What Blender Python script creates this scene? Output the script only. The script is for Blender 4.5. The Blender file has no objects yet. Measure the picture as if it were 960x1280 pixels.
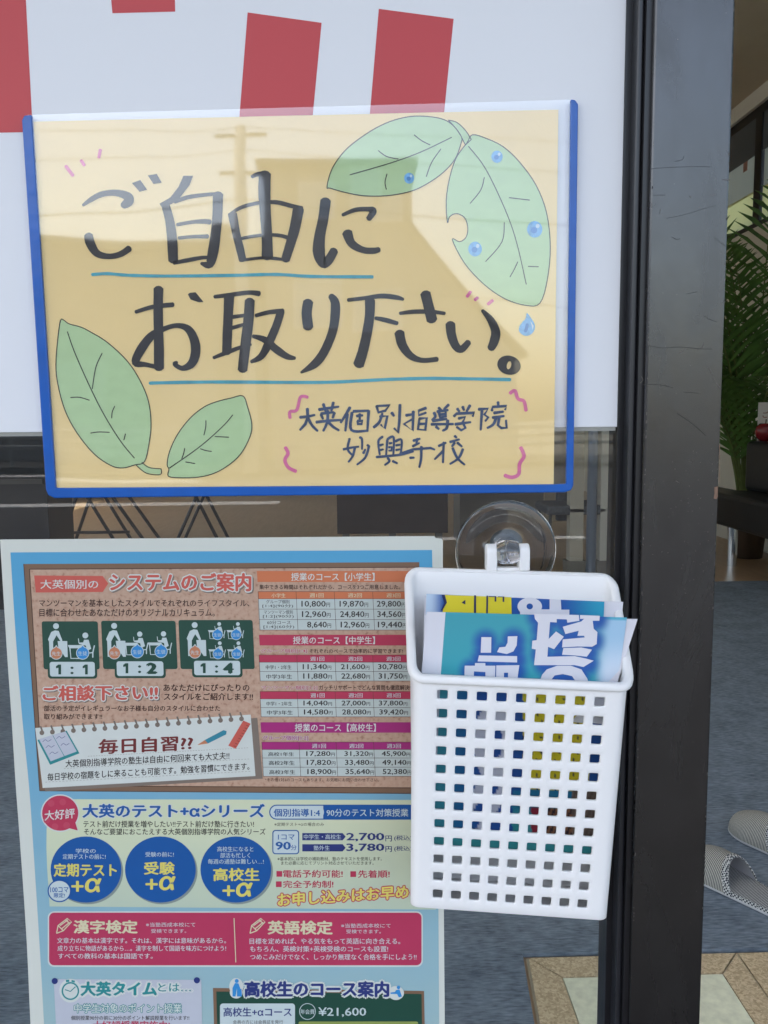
import bpy, math, random
from mathutils import Vector, Matrix

# ------------------------------------------------------------------ camera, sky, sun, exposure
SC = bpy.context.scene
C = SC.collection
CAM = Vector((0.0, -0.48, 1.05))
YAW, PITCH, ROLL, FPX = math.radians(1.4), math.radians(6.4), math.radians(0.5), 1072.0
_f = Vector((math.sin(YAW)*math.cos(PITCH), math.cos(YAW)*math.cos(PITCH), -math.sin(PITCH)))
_r0 = Vector((math.cos(YAW), -math.sin(YAW), 0))
_u0 = _r0.cross(_f)
_r = _r0*math.cos(ROLL) - _u0*math.sin(ROLL)
_u = _u0*math.cos(ROLL) + _r0*math.sin(ROLL)
cd = bpy.data.cameras.new('camera')
cd.sensor_fit = 'AUTO'; cd.sensor_width = 36.0; cd.lens = 36.0*FPX/1280.0
cd.clip_start = 0.02; cd.clip_end = 600
cam = bpy.data.objects.new('camera', cd); C.objects.link(cam)
cam.matrix_world = Matrix(((_r.x, _u.x, -_f.x, CAM.x), (_r.y, _u.y, -_f.y, CAM.y), (_r.z, _u.z, -_f.z, CAM.z), (0, 0, 0, 1)))
SC.camera = cam

SUN_EL, SUN_ROT = math.radians(61), math.radians(-140)      # from the street side, high on the left; an unseen overhang, added for this, shades the front
W = bpy.data.worlds.new('World'); SC.world = W; W.use_nodes = True
nt = W.node_tree; nt.nodes.clear()
sky = nt.nodes.new('ShaderNodeTexSky'); sky.sky_type = 'NISHITA'; sky.sun_disc = False
sky.sun_elevation = SUN_EL; sky.sun_rotation = SUN_ROT; sky.air_density = 1.2; sky.dust_density = 4.2; sky.ozone_density = 1.0
bg = nt.nodes.new('ShaderNodeBackground'); bg.inputs[1].default_value = 0.15
wo = nt.nodes.new('ShaderNodeOutputWorld')
nt.links.new(sky.outputs[0], bg.inputs[0]); nt.links.new(bg.outputs[0], wo.inputs[0])
sl = bpy.data.lights.new('sun', 'SUN'); sl.energy = 2.0; sl.angle = math.radians(0.6); sl.color = (1, 0.95, 0.87)
sun = bpy.data.objects.new('sun', sl); C.objects.link(sun)
sdir = Vector((math.sin(SUN_ROT)*math.cos(SUN_EL), math.cos(SUN_ROT)*math.cos(SUN_EL), math.sin(SUN_EL)))
sun.rotation_euler = sdir.to_track_quat('Z', 'Y').to_euler(); sun.location = (0, 0, 12)
SC.view_settings.view_transform = 'Standard'; SC.view_settings.look = 'None'
SC.view_settings.exposure = 2.15; SC.view_settings.gamma = 1.0
SC.cycles.use_denoising = True
SC.cycles.max_bounces = 10; SC.cycles.transparent_max_bounces = 16
random.seed(4)

# ------------------------------------------------------------------ geometry helpers
def ray(px, py):
    return (_f*FPX + _r*(px-480.0) + _u*(640.0-py)).normalized()
def U(px, py, Y):
    d = ray(px, py); t = (Y-CAM.y)/d.y
    return CAM + d*t
def G(px, py, Z=0.0):
    d = ray(px, py); t = (Z-CAM.z)/d.z
    return CAM + d*t
def RF(px, py, dist):
    """point on the street whose mirror image in the glass is seen at this photo position"""
    d = ray(px, py); p = U(px, py, 0.0); m = Vector((d.x, -d.y, d.z))
    return p + m*(dist/abs(m.y))
def rootloc(o):
    v = Vector((0, 0, 0))
    while o is not None:
        v += o.location; o = o.parent
    return v

class MB:
    def __init__(s): s.v = []; s.f = []; s.c = None
    def poly(s, pts):
        b = len(s.v); s.v += [Vector(p) for p in pts]; s.f.append(tuple(range(b, b+len(pts))))
    def quads(s, rows, close=False):
        b = len(s.v); n = len(rows[0])
        for r in rows: s.v += [Vector(p) for p in r]
        for i in range(len(rows)-1):
            for j in range(n if close else n-1):
                k = (j+1) % n
                s.f.append((b+i*n+j, b+i*n+k, b+(i+1)*n+k, b+(i+1)*n+j))
    def box(s, x0, y0, z0, x1, y1, z1):
        p = [(x0,y0,z0),(x1,y0,z0),(x1,y1,z0),(x0,y1,z0),(x0,y0,z1),(x1,y0,z1),(x1,y1,z1),(x0,y1,z1)]
        b = len(s.v); s.v += [Vector(q) for q in p]
        for f in ((0,3,2,1),(4,5,6,7),(0,1,5,4),(1,2,6,5),(2,3,7,6),(3,0,4,7)): s.f.append(tuple(b+i for i in f))
        return s
    def tube(s, pts, r, n=10):
        pts = [Vector(p) for p in pts]; rows = []
        for i, p in enumerate(pts):
            t = (pts[min(i+1, len(pts)-1)] - pts[max(i-1, 0)]).normalized()
            a = t.cross(Vector((0.31, 0.2, 0.93))); a.normalize(); b_ = t.cross(a)
            rr = r[i] if isinstance(r, (list, tuple)) else r
            rows.append([p + (a*math.cos(2*math.pi*k/n) + b_*math.sin(2*math.pi*k/n))*rr for k in range(n)])
        s.quads(rows, True)
        b = len(s.v); s.f.append(tuple(range(b-n, b))); b0 = b-n*len(rows); s.f.append(tuple(range(b0+n-1, b0-1, -1)))
        return s
    def prism(s, pts, vec):
        """closed outline swept along a vector"""
        n = len(pts); b = len(s.v); vec = Vector(vec)
        s.v += [Vector(p) for p in pts] + [Vector(p)+vec for p in pts]
        s.f.append(tuple(range(b, b+n))); s.f.append(tuple(range(b+2*n-1, b+n-1, -1)))
        for i in range(n):
            k = (i+1) % n; s.f.append((b+i, b+n+i, b+n+k, b+k))
        return s
    def lathe(s, prof, origin, axis, n=48):
        axis = Vector(axis).normalized(); a = axis.orthogonal().normalized(); b_ = axis.cross(a); o = Vector(origin); rows = []
        for (r, h) in prof:
            rows.append([o + axis*h + (a*math.cos(2*math.pi*k/n)+b_*math.sin(2*math.pi*k/n))*r for k in range(n)])
        s.quads(rows, True); return s
    def build(s, name, mat, parent=None, smooth=False, base=None):
        me = bpy.data.meshes.new(name)
        off = rootloc(parent) if parent is not None else (Vector(base) if base is not None else Vector((0, 0, 0)))
        me.from_pydata([tuple(v-off) for v in s.v], [], s.f); me.update()
        if s.c is not None:
            at = me.color_attributes.new('ink', 'FLOAT_COLOR', 'POINT')
            for i, c in enumerate(s.c): at.data[i].color = (c[0], c[1], c[2], 1)
        if smooth:
            for p in me.polygons: p.use_smooth = True
        o = bpy.data.objects.new(name, me); me.materials.append(mat); C.objects.link(o)
        if parent is not None: o.parent = parent
        else: o.location = off
        return o

def thing(name, label, cat, loc, group=None):
    o = bpy.data.objects.new(name, None); C.objects.link(o); o.location = loc
    o.empty_display_size = 0.05
    o['label'] = label; o['category'] = cat
    if group: o['group'] = group
    return o
def tag(o, label, cat, group=None):
    o['label'] = label; o['category'] = cat
    if group: o['group'] = group
    return o
def structure(o):
    o['kind'] = 'structure'; return o
def bevel(o, w, seg=2, ang=35):
    m = o.modifiers.new('bevel', 'BEVEL'); m.width = w; m.segments = seg; m.limit_method = 'ANGLE'; m.angle_limit = math.radians(ang)
    return o

# ------------------------------------------------------------------ materials
_mc = {}
def mat(name, col, rough=0.5, metal=0.0, spec=0.5, var=0.0, vscale=20.0, bump=0.0, bscale=200.0, stretch=(1, 1, 1), rvar=0.0):
    if name in _mc: return _mc[name]
    m = bpy.data.materials.new(name); m.use_nodes = True; n = m.node_tree; p = n.nodes['Principled BSDF']
    p.inputs['Base Color'].default_value = (*col, 1); p.inputs['Roughness'].default_value = rough
    p.inputs['Metallic'].default_value = metal; p.inputs['Specular IOR Level'].default_value = spec
    if var or bump or rvar:
        tc = n.nodes.new('ShaderNodeTexCoord'); mp = n.nodes.new('ShaderNodeMapping'); mp.inputs['Scale'].default_value = stretch
        n.links.new(tc.outputs['Object'], mp.inputs[0])
    if var or rvar:
        nz = n.nodes.new('ShaderNodeTexNoise'); nz.inputs['Scale'].default_value = vscale; nz.inputs['Detail'].default_value = 6
        n.links.new(mp.outputs[0], nz.inputs[0])
    if var:
        rp = n.nodes.new('ShaderNodeValToRGB'); rp.color_ramp.elements[0].position = 0.3; rp.color_ramp.elements[1].position = 0.7
        rp.color_ramp.elements[0].color = (*[c*(1-var) for c in col], 1); rp.color_ramp.elements[1].color = (*[min(1, c*(1+var)) for c in col], 1)
        n.links.new(nz.outputs[0], rp.inputs[0]); n.links.new(rp.outputs[0], p.inputs['Base Color'])
    if rvar:
        mr = n.nodes.new('ShaderNodeMapRange'); mr.inputs['To Min'].default_value = rough-rvar; mr.inputs['To Max'].default_value = rough+rvar
        n.links.new(nz.outputs[0], mr.inputs[0]); n.links.new(mr.outputs[0], p.inputs['Roughness'])
    if bump:
        nb = n.nodes.new('ShaderNodeTexNoise'); nb.inputs['Scale'].default_value = bscale; nb.inputs['Detail'].default_value = 3
        bp = n.nodes.new('ShaderNodeBump'); bp.inputs['Strength'].default_value = bump; bp.inputs['Distance'].default_value = 0.002
        n.links.new(mp.outputs[0], nb.inputs[0]); n.links.new(nb.outputs[0], bp.inputs['Height']); n.links.new(bp.outputs[0], p.inputs['Normal'])
    _mc[name] = m; return m

def clear_sheet(name, tint, ior, wave=0.0, wscale=6.0, gain=1.0, rough=0.0):
    """thin clear pane: straight-through light plus a mirror share by Fresnel"""
    m = bpy.data.materials.new(name); m.use_nodes = True; n = m.node_tree; n.nodes.clear()
    out = n.nodes.new('ShaderNodeOutputMaterial'); mx = n.nodes.new('ShaderNodeMixShader')
    tr = n.nodes.new('ShaderNodeBsdfTransparent'); tr.inputs[0].default_value = (*tint, 1)
    gl = n.nodes.new('ShaderNodeBsdfGlossy'); gl.inputs['Roughness'].default_value = rough
    # Schlick mirror share, the same from both sides of the sheet
    r0 = ((ior-1)/(ior+1))**2*gain
    lw_ = n.nodes.new('ShaderNodeLayerWeight'); lw_.inputs[0].default_value = 0.5
    pw = n.nodes.new('ShaderNodeMath'); pw.operation = 'POWER'; pw.inputs[1].default_value = 5.0
    mu = n.nodes.new('ShaderNodeMath'); mu.operation = 'MULTIPLY_ADD'; mu.inputs[1].default_value = 1-r0; mu.inputs[2].default_value = r0; mu.use_clamp = True
    n.links.new(lw_.outputs['Facing'], pw.inputs[0]); n.links.new(pw.outputs[0], mu.inputs[0]); n.links.new(mu.outputs[0], mx.inputs[0])
    n.links.new(tr.outputs[0], mx.inputs[1]); n.links.new(gl.outputs[0], mx.inputs[2]); n.links.new(mx.outputs[0], out.inputs[0])
    if wave:
        tc = n.nodes.new('ShaderNodeTexCoord'); nz = n.nodes.new('ShaderNodeTexNoise'); nz.inputs['Scale'].default_value = wscale
        nz.inputs['Detail'].default_value = 1.5; nz.inputs['Roughness'].default_value = 0.35
        bp = n.nodes.new('ShaderNodeBump'); bp.inputs['Strength'].default_value = 1.0; bp.inputs['Distance'].default_value = wave
        n.links.new(tc.outputs['Object'], nz.inputs[0]); n.links.new(nz.outputs[0], bp.inputs['Height'])
        n.links.new(bp.outputs[0], gl.inputs['Normal'])
    return m

def ink_attr(name, rough=0.45, bump=0.0):
    m = bpy.data.materials.new(name); m.use_nodes = True; n = m.node_tree; p = n.nodes['Principled BSDF']
    a = n.nodes.new('ShaderNodeVertexColor'); a.layer_name = 'ink'
    n.links.new(a.outputs[0], p.inputs['Base Color']); p.inputs['Roughness'].default_value = rough
    return m

def cork_mat(name, col, dark, light):
    m = bpy.data.materials.new(name); m.use_nodes = True; n = m.node_tree; p = n.nodes['Principled BSDF']
    tc = n.nodes.new('ShaderNodeTexCoord')
    a = n.nodes.new('ShaderNodeTexNoise'); a.inputs['Scale'].default_value = 420; a.inputs['Detail'].default_value = 4
    r = n.nodes.new('ShaderNodeValToRGB'); e = r.color_ramp.elements
    e[0].position = 0.30; e[0].color = (*dark, 1); e[1].position = 0.42; e[1].color = (*col, 1)
    q = e.new(0.68); q.color = (*light, 1)
    b = n.nodes.new('ShaderNodeTexNoise'); b.inputs['Scale'].default_value = 12
    mxr = n.nodes.new('ShaderNodeMixRGB'); mxr.blend_type = 'MULTIPLY'; mxr.inputs[0].default_value = 0.22
    n.links.new(tc.outputs['Object'], a.inputs[0]); n.links.new(tc.outputs['Object'], b.inputs[0]); n.links.new(a.outputs[0], r.inputs[0])
    n.links.new(r.outputs[0], mxr.inputs[1]); n.links.new(b.outputs[0], mxr.inputs[2]); n.links.new(mxr.outputs[0], p.inputs['Base Color'])
    p.inputs['Roughness'].default_value = 0.5
    return m

def grad_mat(name, z0, c0, z1, c1, rough=0.5, mottled=0.0):
    """printed gradient along the object's own height"""
    m = bpy.data.materials.new(name); m.use_nodes = True; n = m.node_tree; p = n.nodes['Principled BSDF']
    tc = n.nodes.new('ShaderNodeTexCoord'); sx = n.nodes.new('ShaderNodeSeparateXYZ'); mr = n.nodes.new('ShaderNodeMapRange')
    mr.inputs['From Min'].default_value = z0; mr.inputs['From Max'].default_value = z1
    r = n.nodes.new('ShaderNodeValToRGB'); r.color_ramp.elements[0].color = (*c0, 1); r.color_ramp.elements[1].color = (*c1, 1)
    n.links.new(tc.outputs['Object'], sx.inputs[0]); n.links.new(sx.outputs[2], mr.inputs[0])
    if mottled:
        nz = n.nodes.new('ShaderNodeTexNoise'); nz.inputs['Scale'].default_value = 40; nz.inputs['Detail'].default_value = 5
        ad = n.nodes.new('ShaderNodeMath'); ad.operation = 'MULTIPLY_ADD'; ad.inputs[1].default_value = mottled; 
        n.links.new(tc.outputs['Object'], nz.inputs[0]); n.links.new(nz.outputs[0], ad.inputs[0]); n.links.new(mr.outputs[0], ad.inputs[2])
        n.links.new(ad.outputs[0], r.inputs[0])
    else: n.links.new(mr.outputs[0], r.inputs[0])
    n.links.new(r.outputs[0], p.inputs['Base Color']); p.inputs['Roughness'].default_value = rough
    return m

# ------------------------------------------------------------------ flat print helpers (photo pixel -> its plane)
def smooth(pts, n=6, closed=False):
    k = len(pts[0]); out = []; m = len(pts)
    rng = range(m if closed else m-1)
    for i in rng:
        if closed: p0, p1, p2, p3 = pts[(i-1) % m], pts[i], pts[(i+1) % m], pts[(i+2) % m]
        else: p0, p1, p2, p3 = pts[max(i-1, 0)], pts[i], pts[i+1], pts[min(i+2, m-1)]
        for j in range(n):
            t = j/n; out.append(tuple(0.5*((2*p1[q]) + (-p0[q]+p2[q])*t + (2*p0[q]-5*p1[q]+4*p2[q]-p3[q])*t*t + (-p0[q]+3*p1[q]-3*p2[q]+p3[q])*t**3) for q in range(k)))
    if not closed: out.append(tuple(pts[-1]))
    return out
_lay = [0]
def jit():
    _lay[0] = (_lay[0]+1) % 5
    return -_lay[0]*0.000012
def P_poly(mb, pts, Y, tr=None):
    q = [tr(*p) if tr else p for p in pts]; mb.poly([U(x, y, Y) for x, y in q])
def P_rrect(mb, x0, y0, x1, y1, r, Y, tr=None, skew=0.0):
    pts = []
    for cx, cy, a0 in ((x1-r, y0+r, -90), (x1-r, y1-r, 0), (x0+r, y1-r, 90), (x0+r, y0+r, 180)):
        for k in range(6):
            a = math.radians(a0+k*18); x = cx+r*math.cos(a); y = cy+r*math.sin(a)
            pts.append((x + skew*(y-y0), y))
    P_poly(mb, pts, Y, tr)
def P_ell(mb, cx, cy, rx, ry, Y, tr=None, n=32, rot=0.0):
    pts = []
    for k in range(n):
        a = 2*math.pi*k/n; x, y = rx*math.cos(a), ry*math.sin(a)
        pts.append((cx+x*math.cos(rot)-y*math.sin(rot), cy+x*math.sin(rot)+y*math.cos(rot)))
    P_poly(mb, pts, Y, tr)
def P_ring(mb, cx, cy, rx, ry, ix, iy, Y, tr=None, n=32, rot=0.0):
    o, i_ = [], []
    for k in range(n):
        a = 2*math.pi*k/n
        for L, ax, ay in ((o, rx, ry), (i_, ix, iy)):
            x, y = ax*math.cos(a), ay*math.sin(a); xx, yy = cx+x*math.cos(rot)-y*math.sin(rot), cy+x*math.sin(rot)+y*math.cos(rot)
            if tr: xx, yy = tr(xx, yy)
            L.append(U(xx, yy, Y))
    mb.quads([o, i_], True)
def P_stroke(mb, pts, Y, tr=None, w=None, sc=1.0, sm=True, rag=0.0):
    """pen stroke; points (x, y[, width])"""
    q = []
    for p in pts:
        x, y = (tr(p[0], p[1]) if tr else (p[0], p[1])); ww = (p[2]/sc if len(p) > 2 else w)
        q.append((x, y, ww))
    if sm and len(q) > 2: q = smooth(q, 5)
    elif len(q) == 2: q = [q[0], tuple((q[0][i]+q[1][i])/2 for i in range(3)), q[1]]
    L, R = [], []; n = len(q)
    for i in range(n):
        a, b = q[max(i-1, 0)], q[min(i+1, n-1)]
        dx, dy = b[0]-a[0], b[1]-a[1]; d = math.hypot(dx, dy) or 1
        h = q[i][2]/2*(1+random.uniform(-rag, rag))
        L.append((q[i][0]-dy/d*h, q[i][1]+dx/d*h)); R.append((q[i][0]+dy/d*h, q[i][1]-dx/d*h))
    def cap(i, j):
        a, b = q[i], q[j]; dx, dy = a[0]-b[0], a[1]-b[1]; d = math.hypot(dx, dy) or 1; h = a[2]/2
        out = []
        for k in range(1, 4):
            t = math.pi*k/4; 
            out.append((a[0] + (dx/d)*h*0.55*math.sin(t) + (-dy/d)*h*math.cos(t)*-1*(1), a[1] + (dy/d)*h*0.55*math.sin(t) + (dx/d)*h*math.cos(t)*-1))
        return out
    Y2 = Y + jit()
    mb.quads([[U(x, y, Y2) for x, y in L], [U(x, y, Y2) for x, y in R]])
    c1 = cap(n-1, n-2); e = [L[-1], R[-1]]
    # end caps as small fans
    for (i, j, l, r) in ((n-1, n-2, L[-1], R[-1]), (0, 1, L[0], R[0])):
        a, b = q[i], q[j]; dx, dy = a[0]-b[0], a[1]-b[1]; d = math.hypot(dx, dy) or 1; h = a[2]/2
        mid = (a[0]+dx/d*h*0.55, a[1]+dy/d*h*0.55)
        m1 = ((l[0]+mid[0])/2+dx/d*h*0.17, (l[1]+mid[1])/2+dy/d*h*0.17); m2 = ((r[0]+mid[0])/2+dx/d*h*0.17, (r[1]+mid[1])/2+dy/d*h*0.17)
        mb.poly([U(x, y, Y2) for x, y in (l, m1, mid, m2, r)])
_fc = {}
def font_mesh(txt, off):
    if (txt, off) in _fc: return _fc[(txt, off)]
    cu = bpy.data.curves.new('lettering', 'FONT'); cu.body = txt; cu.offset = off; cu.resolution_u = 2
    o = bpy.data.objects.new('lettering', cu); me = bpy.data.meshes.new_from_object(o)
    vs = [(v.co.x, v.co.y) for v in me.vertices]; fs = [tuple(p.vertices) for p in me.polygons]
    bpy.data.objects.remove(o); bpy.data.curves.remove(cu); bpy.data.meshes.remove(me)
    _fc[(txt, off)] = (vs, fs); return vs, fs
def P_text(mb, txt, x0, y0, x1, y1, Y, tr=None, bold=0.0, slope=0.0, grow=0.0, lean=0.0):
    """printed line of writing fitted to the box x0..x1, y0..y1; heavier strokes come from a few shifted impressions"""
    vs, fs = font_mesh(txt, 0.0)
    xs = [v[0] for v in vs]; ys = [v[1] for v in vs]
    ax, bx, ay, by = min(xs), max(xs), min(ys), max(ys)
    ht = max(by-ay, 0.5); w = bold*0.62; sx = (x1-x0)/(bx-ax); sy = (y1-y0)/(by-ay)
    if grow:
        g = w+grow; sh = [(g*math.cos(k*math.pi/4), g*math.sin(k*math.pi/4)) for k in range(8)] + [(0, 0)]
    elif w > .004: sh = [(-w, 0), (w, 0), (0, w*.7), (0, -w*.7)] if w > .012 else [(-w, 0), (w, 0)]
    else: sh = [(0, 0)]
    for i, (hx, hy) in enumerate(sh):
        b = len(mb.v)
        for (x, y) in vs:
            X = x0+(x+hx-ax)*sx; Yy = y1-(y+hy-ay)*sy + slope*(X-x0); X += lean*(y1-Yy)
            if tr: X, Yy = tr(X, Yy)
            mb.v.append(U(X, Yy, Y-i*0.000004))
        mb.f += [tuple(b+i_ for i_ in f) for f in fs]
def Z(ox, oy, s): return lambda x, y: (ox+x/s, oy+y/s)

# ------------------------------------------------------------------ setting: street side
asphalt = mat('asphalt', (0.050, 0.050, 0.053), 0.85, spec=0.2, var=0.25, vscale=3)
paving = mat('paving', (0.042, 0.042, 0.043), 0.85, spec=0.2, var=0.15, vscale=5)
earth = mat('earth', (0.16, 0.15, 0.12), 0.95, var=0.2, vscale=0.5)
line_paint = mat('line_paint', (0.75, 0.75, 0.72), 0.7, var=0.08, vscale=8)
structure(MB().box(-250, -260, -0.40, 250, 240, -0.20).build('ground', earth))
structure(MB().box(-80, -19.0, -0.196, 80, -3.0, -0.17).build('road', asphalt))
structure(MB().box(-80, -3.0, -0.196, 80, 0.13, -0.03).build('pavement', paving))
structure(MB().box(-80, -22.5, -0.196, 80, -19.0, -0.05).build('pavement', paving))
mb = MB()
mb.box(-60, -11.9, -0.168, RF(350, 626, 11.7).x, -11.45, -0.164)
mb.prism([(-60, -17.5, -0.168), (-3.5, -18.3, -0.168), (-3.5, -17.8, -0.168), (-60, -16.9, -0.168)], (0, 0, 0.004))
for k in range(-10, 14): mb.box(k*4.0, -8.0, -0.168, k*4.0+2.2, -7.8, -0.164)
structure(mb.build('road_markings', line_paint))

# shop building shell
render_m = mat('wall_render', (0.36, 0.34, 0.31), 0.85, var=0.1, vscale=3, bump=0.25, bscale=120)
plaster = mat('white_plaster', (0.80, 0.78, 0.70), 0.75, var=0.05, vscale=2, bump=0.1, bscale=90)
ceil_m = mat('ceiling_board', (0.60, 0.50, 0.38), 0.7, var=0.06, vscale=3)
dark_metal = mat('window_metal', (0.02, 0.02, 0.022), 0.4, metal=0.2)
XW = 0.5*(G(917, 138, 3.50).x + G(960, 97, 3.50).x); HC = 3.50
XL, YB = -4.2, 12.0
def wall(nm, lab, boxes, m):
    b = MB()
    for q in boxes: b.box(*q)
    c = boxes[0]; o = b.build(nm, m, base=((c[0]+c[3])/2, (c[1]+c[4])/2, c[2])); return tag(o, lab, 'wall')
wall('shop_wall', 'grey rendered shop front wall around the glazed entrance', [(XL-.15, 0.02, -0.1, XL+.2, .16, 4.3), (XW-.15, 0.02, -0.1, XW+1.2, .16, 4.3), (XL+.2, 0.02, 2.45, XW-.15, .16, 4.3)], render_m)
wall('side_wall', 'plain white inner wall on the far left side of the shop', [(XL-.15, .16, 0, XL, YB, .85), (XL-.15, .16, 2.85, XL, YB, HC+.3), (XL-.15, .16, .85, XL, .8, 2.85), (XL-.15, 9.5, .85, XL, YB, 2.85)], plaster)
wall('back_wall', 'plain white back wall across the deep end of the shop', [(XL, YB, 0, XW, YB+.15, HC+.3)], plaster)
_d = ray(905, 303); ZS = (CAM + _d*((XW-CAM.x)/_d.x)).z; ZT, WY0, WY1 = HC-0.12, 2.2, 9.4
wall('side_wall', 'white inner wall under the high row of windows behind the palm', [(XW, .16, 0, XW+.15, YB, ZS), (XW, .16, ZS, XW+.15, WY0, HC+.3), (XW, WY1, ZS, XW+.15, YB, HC+.3), (XW, WY0, ZT, XW+.15, WY1, HC+.3)], plaster)
SK = (-2.2, .9, 2.4, 2.95)                                   # opening of the roof light, added out of view to brighten the inside
mb = MB()
for q in ((XL, .16, SK[0], YB), (SK[2], .16, XW, YB), (SK[0], .16, SK[2], SK[1]), (SK[0], SK[3], SK[2], YB)): mb.box(q[0], q[1], HC, q[2], q[3], HC+.2)
structure(mb.build('ceiling', ceil_m))
dif = bpy.data.materials.new('added_diffuser'); dif.use_nodes = True; n = dif.node_tree; n.nodes.clear()
o_ = n.nodes.new('ShaderNodeOutputMaterial'); m_ = n.nodes.new('ShaderNodeMixShader'); d_ = n.nodes.new('ShaderNodeBsdfDiffuse'); t_ = n.nodes.new('ShaderNodeBsdfTranslucent')
d_.inputs[0].default_value = (.8, .8, .8, 1); t_.inputs[0].default_value = (.85, .86, .86, 1); m_.inputs[0].default_value = .6
n.links.new(d_.outputs[0], m_.inputs[1]); n.links.new(t_.outputs[0], m_.inputs[2]); n.links.new(m_.outputs[0], o_.inputs[0])
skl = thing('added_skylight', 'wide milky roof light added unseen over the carpet to brighten the shop', 'added_skylight', ((SK[0]+SK[2])/2, (SK[1]+SK[3])/2, HC))
MB().prism([(SK[0]+.002, SK[1]+.002, HC+.1), (SK[2]-.002, SK[1]+.002, HC+.1), (SK[2]-.002, SK[3]-.002, HC+.1), (SK[0]+.002, SK[3]-.002, HC+.1)], (0, 0, .0001)).build('diffuser', dif, skl)
rb_ = MB()
for q in ((XL-.4, -.1, SK[0], YB+.4), (SK[2], -.1, XW+1.3, YB+.4), (SK[0], -.1, SK[2], SK[1]), (SK[0], SK[3], SK[2], YB+.4)): rb_.box(q[0], q[1], 4.3, q[2], q[3], 4.45)
tag(rb_.build('roof', mat('roof_sheet', (0.18, 0.18, 0.19), 0.6), base=(0, 6, 4.3)), 'flat grey roof over the whole shop building', 'roof')

cnp = thing('added_canopy', 'flat grey metal overhang added unseen above the shop entrance to shade it', 'added_canopy', (0, -1.1, 2.62))  # added out of view to keep high sky and sun off the front
bevel(MB().box(XL-.1, -2.2, 2.62, XW+1.1, .018, 2.74).build('slab', mat('canopy_metal', (.30, .30, .30), .5), cnp), .004)
bevel(MB().box(XL-.1, -2.26, 2.56, XW+1.1, -2.202, 2.86).build('fascia', mat('canopy_trim', (.06, .06, .06), .45), cnp), .004)

# wood floor, deep in the shop, and grey entrance stone
def floor_mat():
    m = bpy.data.materials.new('wood_floor'); m.use_nodes = True; n = m.node_tree; p = n.nodes['Principled BSDF']
    tc = n.nodes.new('ShaderNodeTexCoord'); mp = n.nodes.new('ShaderNodeMapping'); mp.inputs['Scale'].default_value = (9, 0.8, 1)
    nz = n.nodes.new('ShaderNodeTexNoise'); nz.inputs['Scale'].default_value = 3; nz.inputs['Detail'].default_value = 6
    r = n.nodes.new('ShaderNodeValToRGB'); r.color_ramp.elements[0].color = (0.30, 0.195, 0.11, 1); r.color_ramp.elements[1].color = (0.48, 0.33, 0.20, 1)
    n.links.new(tc.outputs['Object'], mp.inputs[0]); n.links.new(mp.outputs[0], nz.inputs[0]); n.links.new(nz.outputs[0], r.inputs[0]); n.links.new(r.outputs[0], p.inputs['Base Color'])
    p.inputs['Roughness'].default_value = 0.35; return m
structure(MB().box(XL, .0, -0.06, XW, YB, 0.0).build('floor', floor_mat()))
# blue-grey loop carpet, L shaped, with woven cross ribs
def carpet_mat():
    m = bpy.data.materials.new('carpet_weave'); m.use_nodes = True; n = m.node_tree; p = n.nodes['Principled BSDF']
    tc = n.nodes.new('ShaderNodeTexCoord')
    mp = n.nodes.new('ShaderNodeMapping'); mp.inputs['Scale'].default_value = (0.45, 2.2, 1)
    a = n.nodes.new('ShaderNodeTexNoise'); a.inputs['Scale'].default_value = 95; a.inputs['Detail'].default_value = 3
    b = n.nodes.new('ShaderNodeTexNoise'); b.inputs['Scale'].default_value = 9; b.inputs['Detail'].default_value = 8; b.inputs['Roughness'].default_value = 0.7
    ad = n.nodes.new('ShaderNodeMath'); ad.operation = 'MULTIPLY_ADD'; ad.inputs[1].default_value = 0.55
    sb = n.nodes.new('ShaderNodeMath'); sb.operation = 'MULTIPLY'; sb.inputs[1].default_value = 0.45
    r = n.nodes.new('ShaderNodeValToRGB'); e = r.color_ramp.elements
    e[0].position = 0.36; e[0].color = (0.082, 0.105, 0.130, 1); e[1].position = 0.64; e[1].color = (0.215, 0.255, 0.300, 1)
    bp = n.nodes.new('ShaderNodeBump'); bp.inputs['Strength'].default_value = 0.5; bp.inputs['Distance'].default_value = 0.003
    n.links.new(tc.outputs['Object'], mp.inputs[0]); n.links.new(mp.outputs[0], a.inputs[0]); n.links.new(tc.outputs['Object'], b.inputs[0])
    n.links.new(b.outputs[0], sb.inputs[0]); n.links.new(a.outputs[0], ad.inputs[0]); n.links.new(sb.outputs[0], ad.inputs[2])
    n.links.new(ad.outputs[0], r.inputs[0]); n.links.new(r.outputs[0], p.inputs['Base Color']); n.links.new(a.outputs[0], bp.inputs['Height']); n.links.new(bp.outputs[0], p.inputs['Normal'])
    p.inputs['Roughness'].default_value = 0.95; p.inputs['Specular IOR Level'].default_value = 0.15
    return m
c1, c2, c3 = G(653, 1197), G(667, 1280), G(930, 728)
dr = (c2-c1).normalized()
cy = c1.y; c0 = c1 + (c2-c1)*((0.14-c1.y)/(c2.y-c1.y))
pts = [(XL+.05, .14), (c0.x, .14), (c1.x, cy), (XW-.02, cy-.01), (XW-.02, c3.y), (XL+.05, c3.y)]
cp = MB().prism([(x, y, 0.0) for x, y in pts], (0, 0, 0.009)).build('carpet', carpet_mat(), base=(0, 3, 0))
tag(cp, 'worn blue grey woven carpet stretching across the shop floor inside the door', 'carpet')
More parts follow.
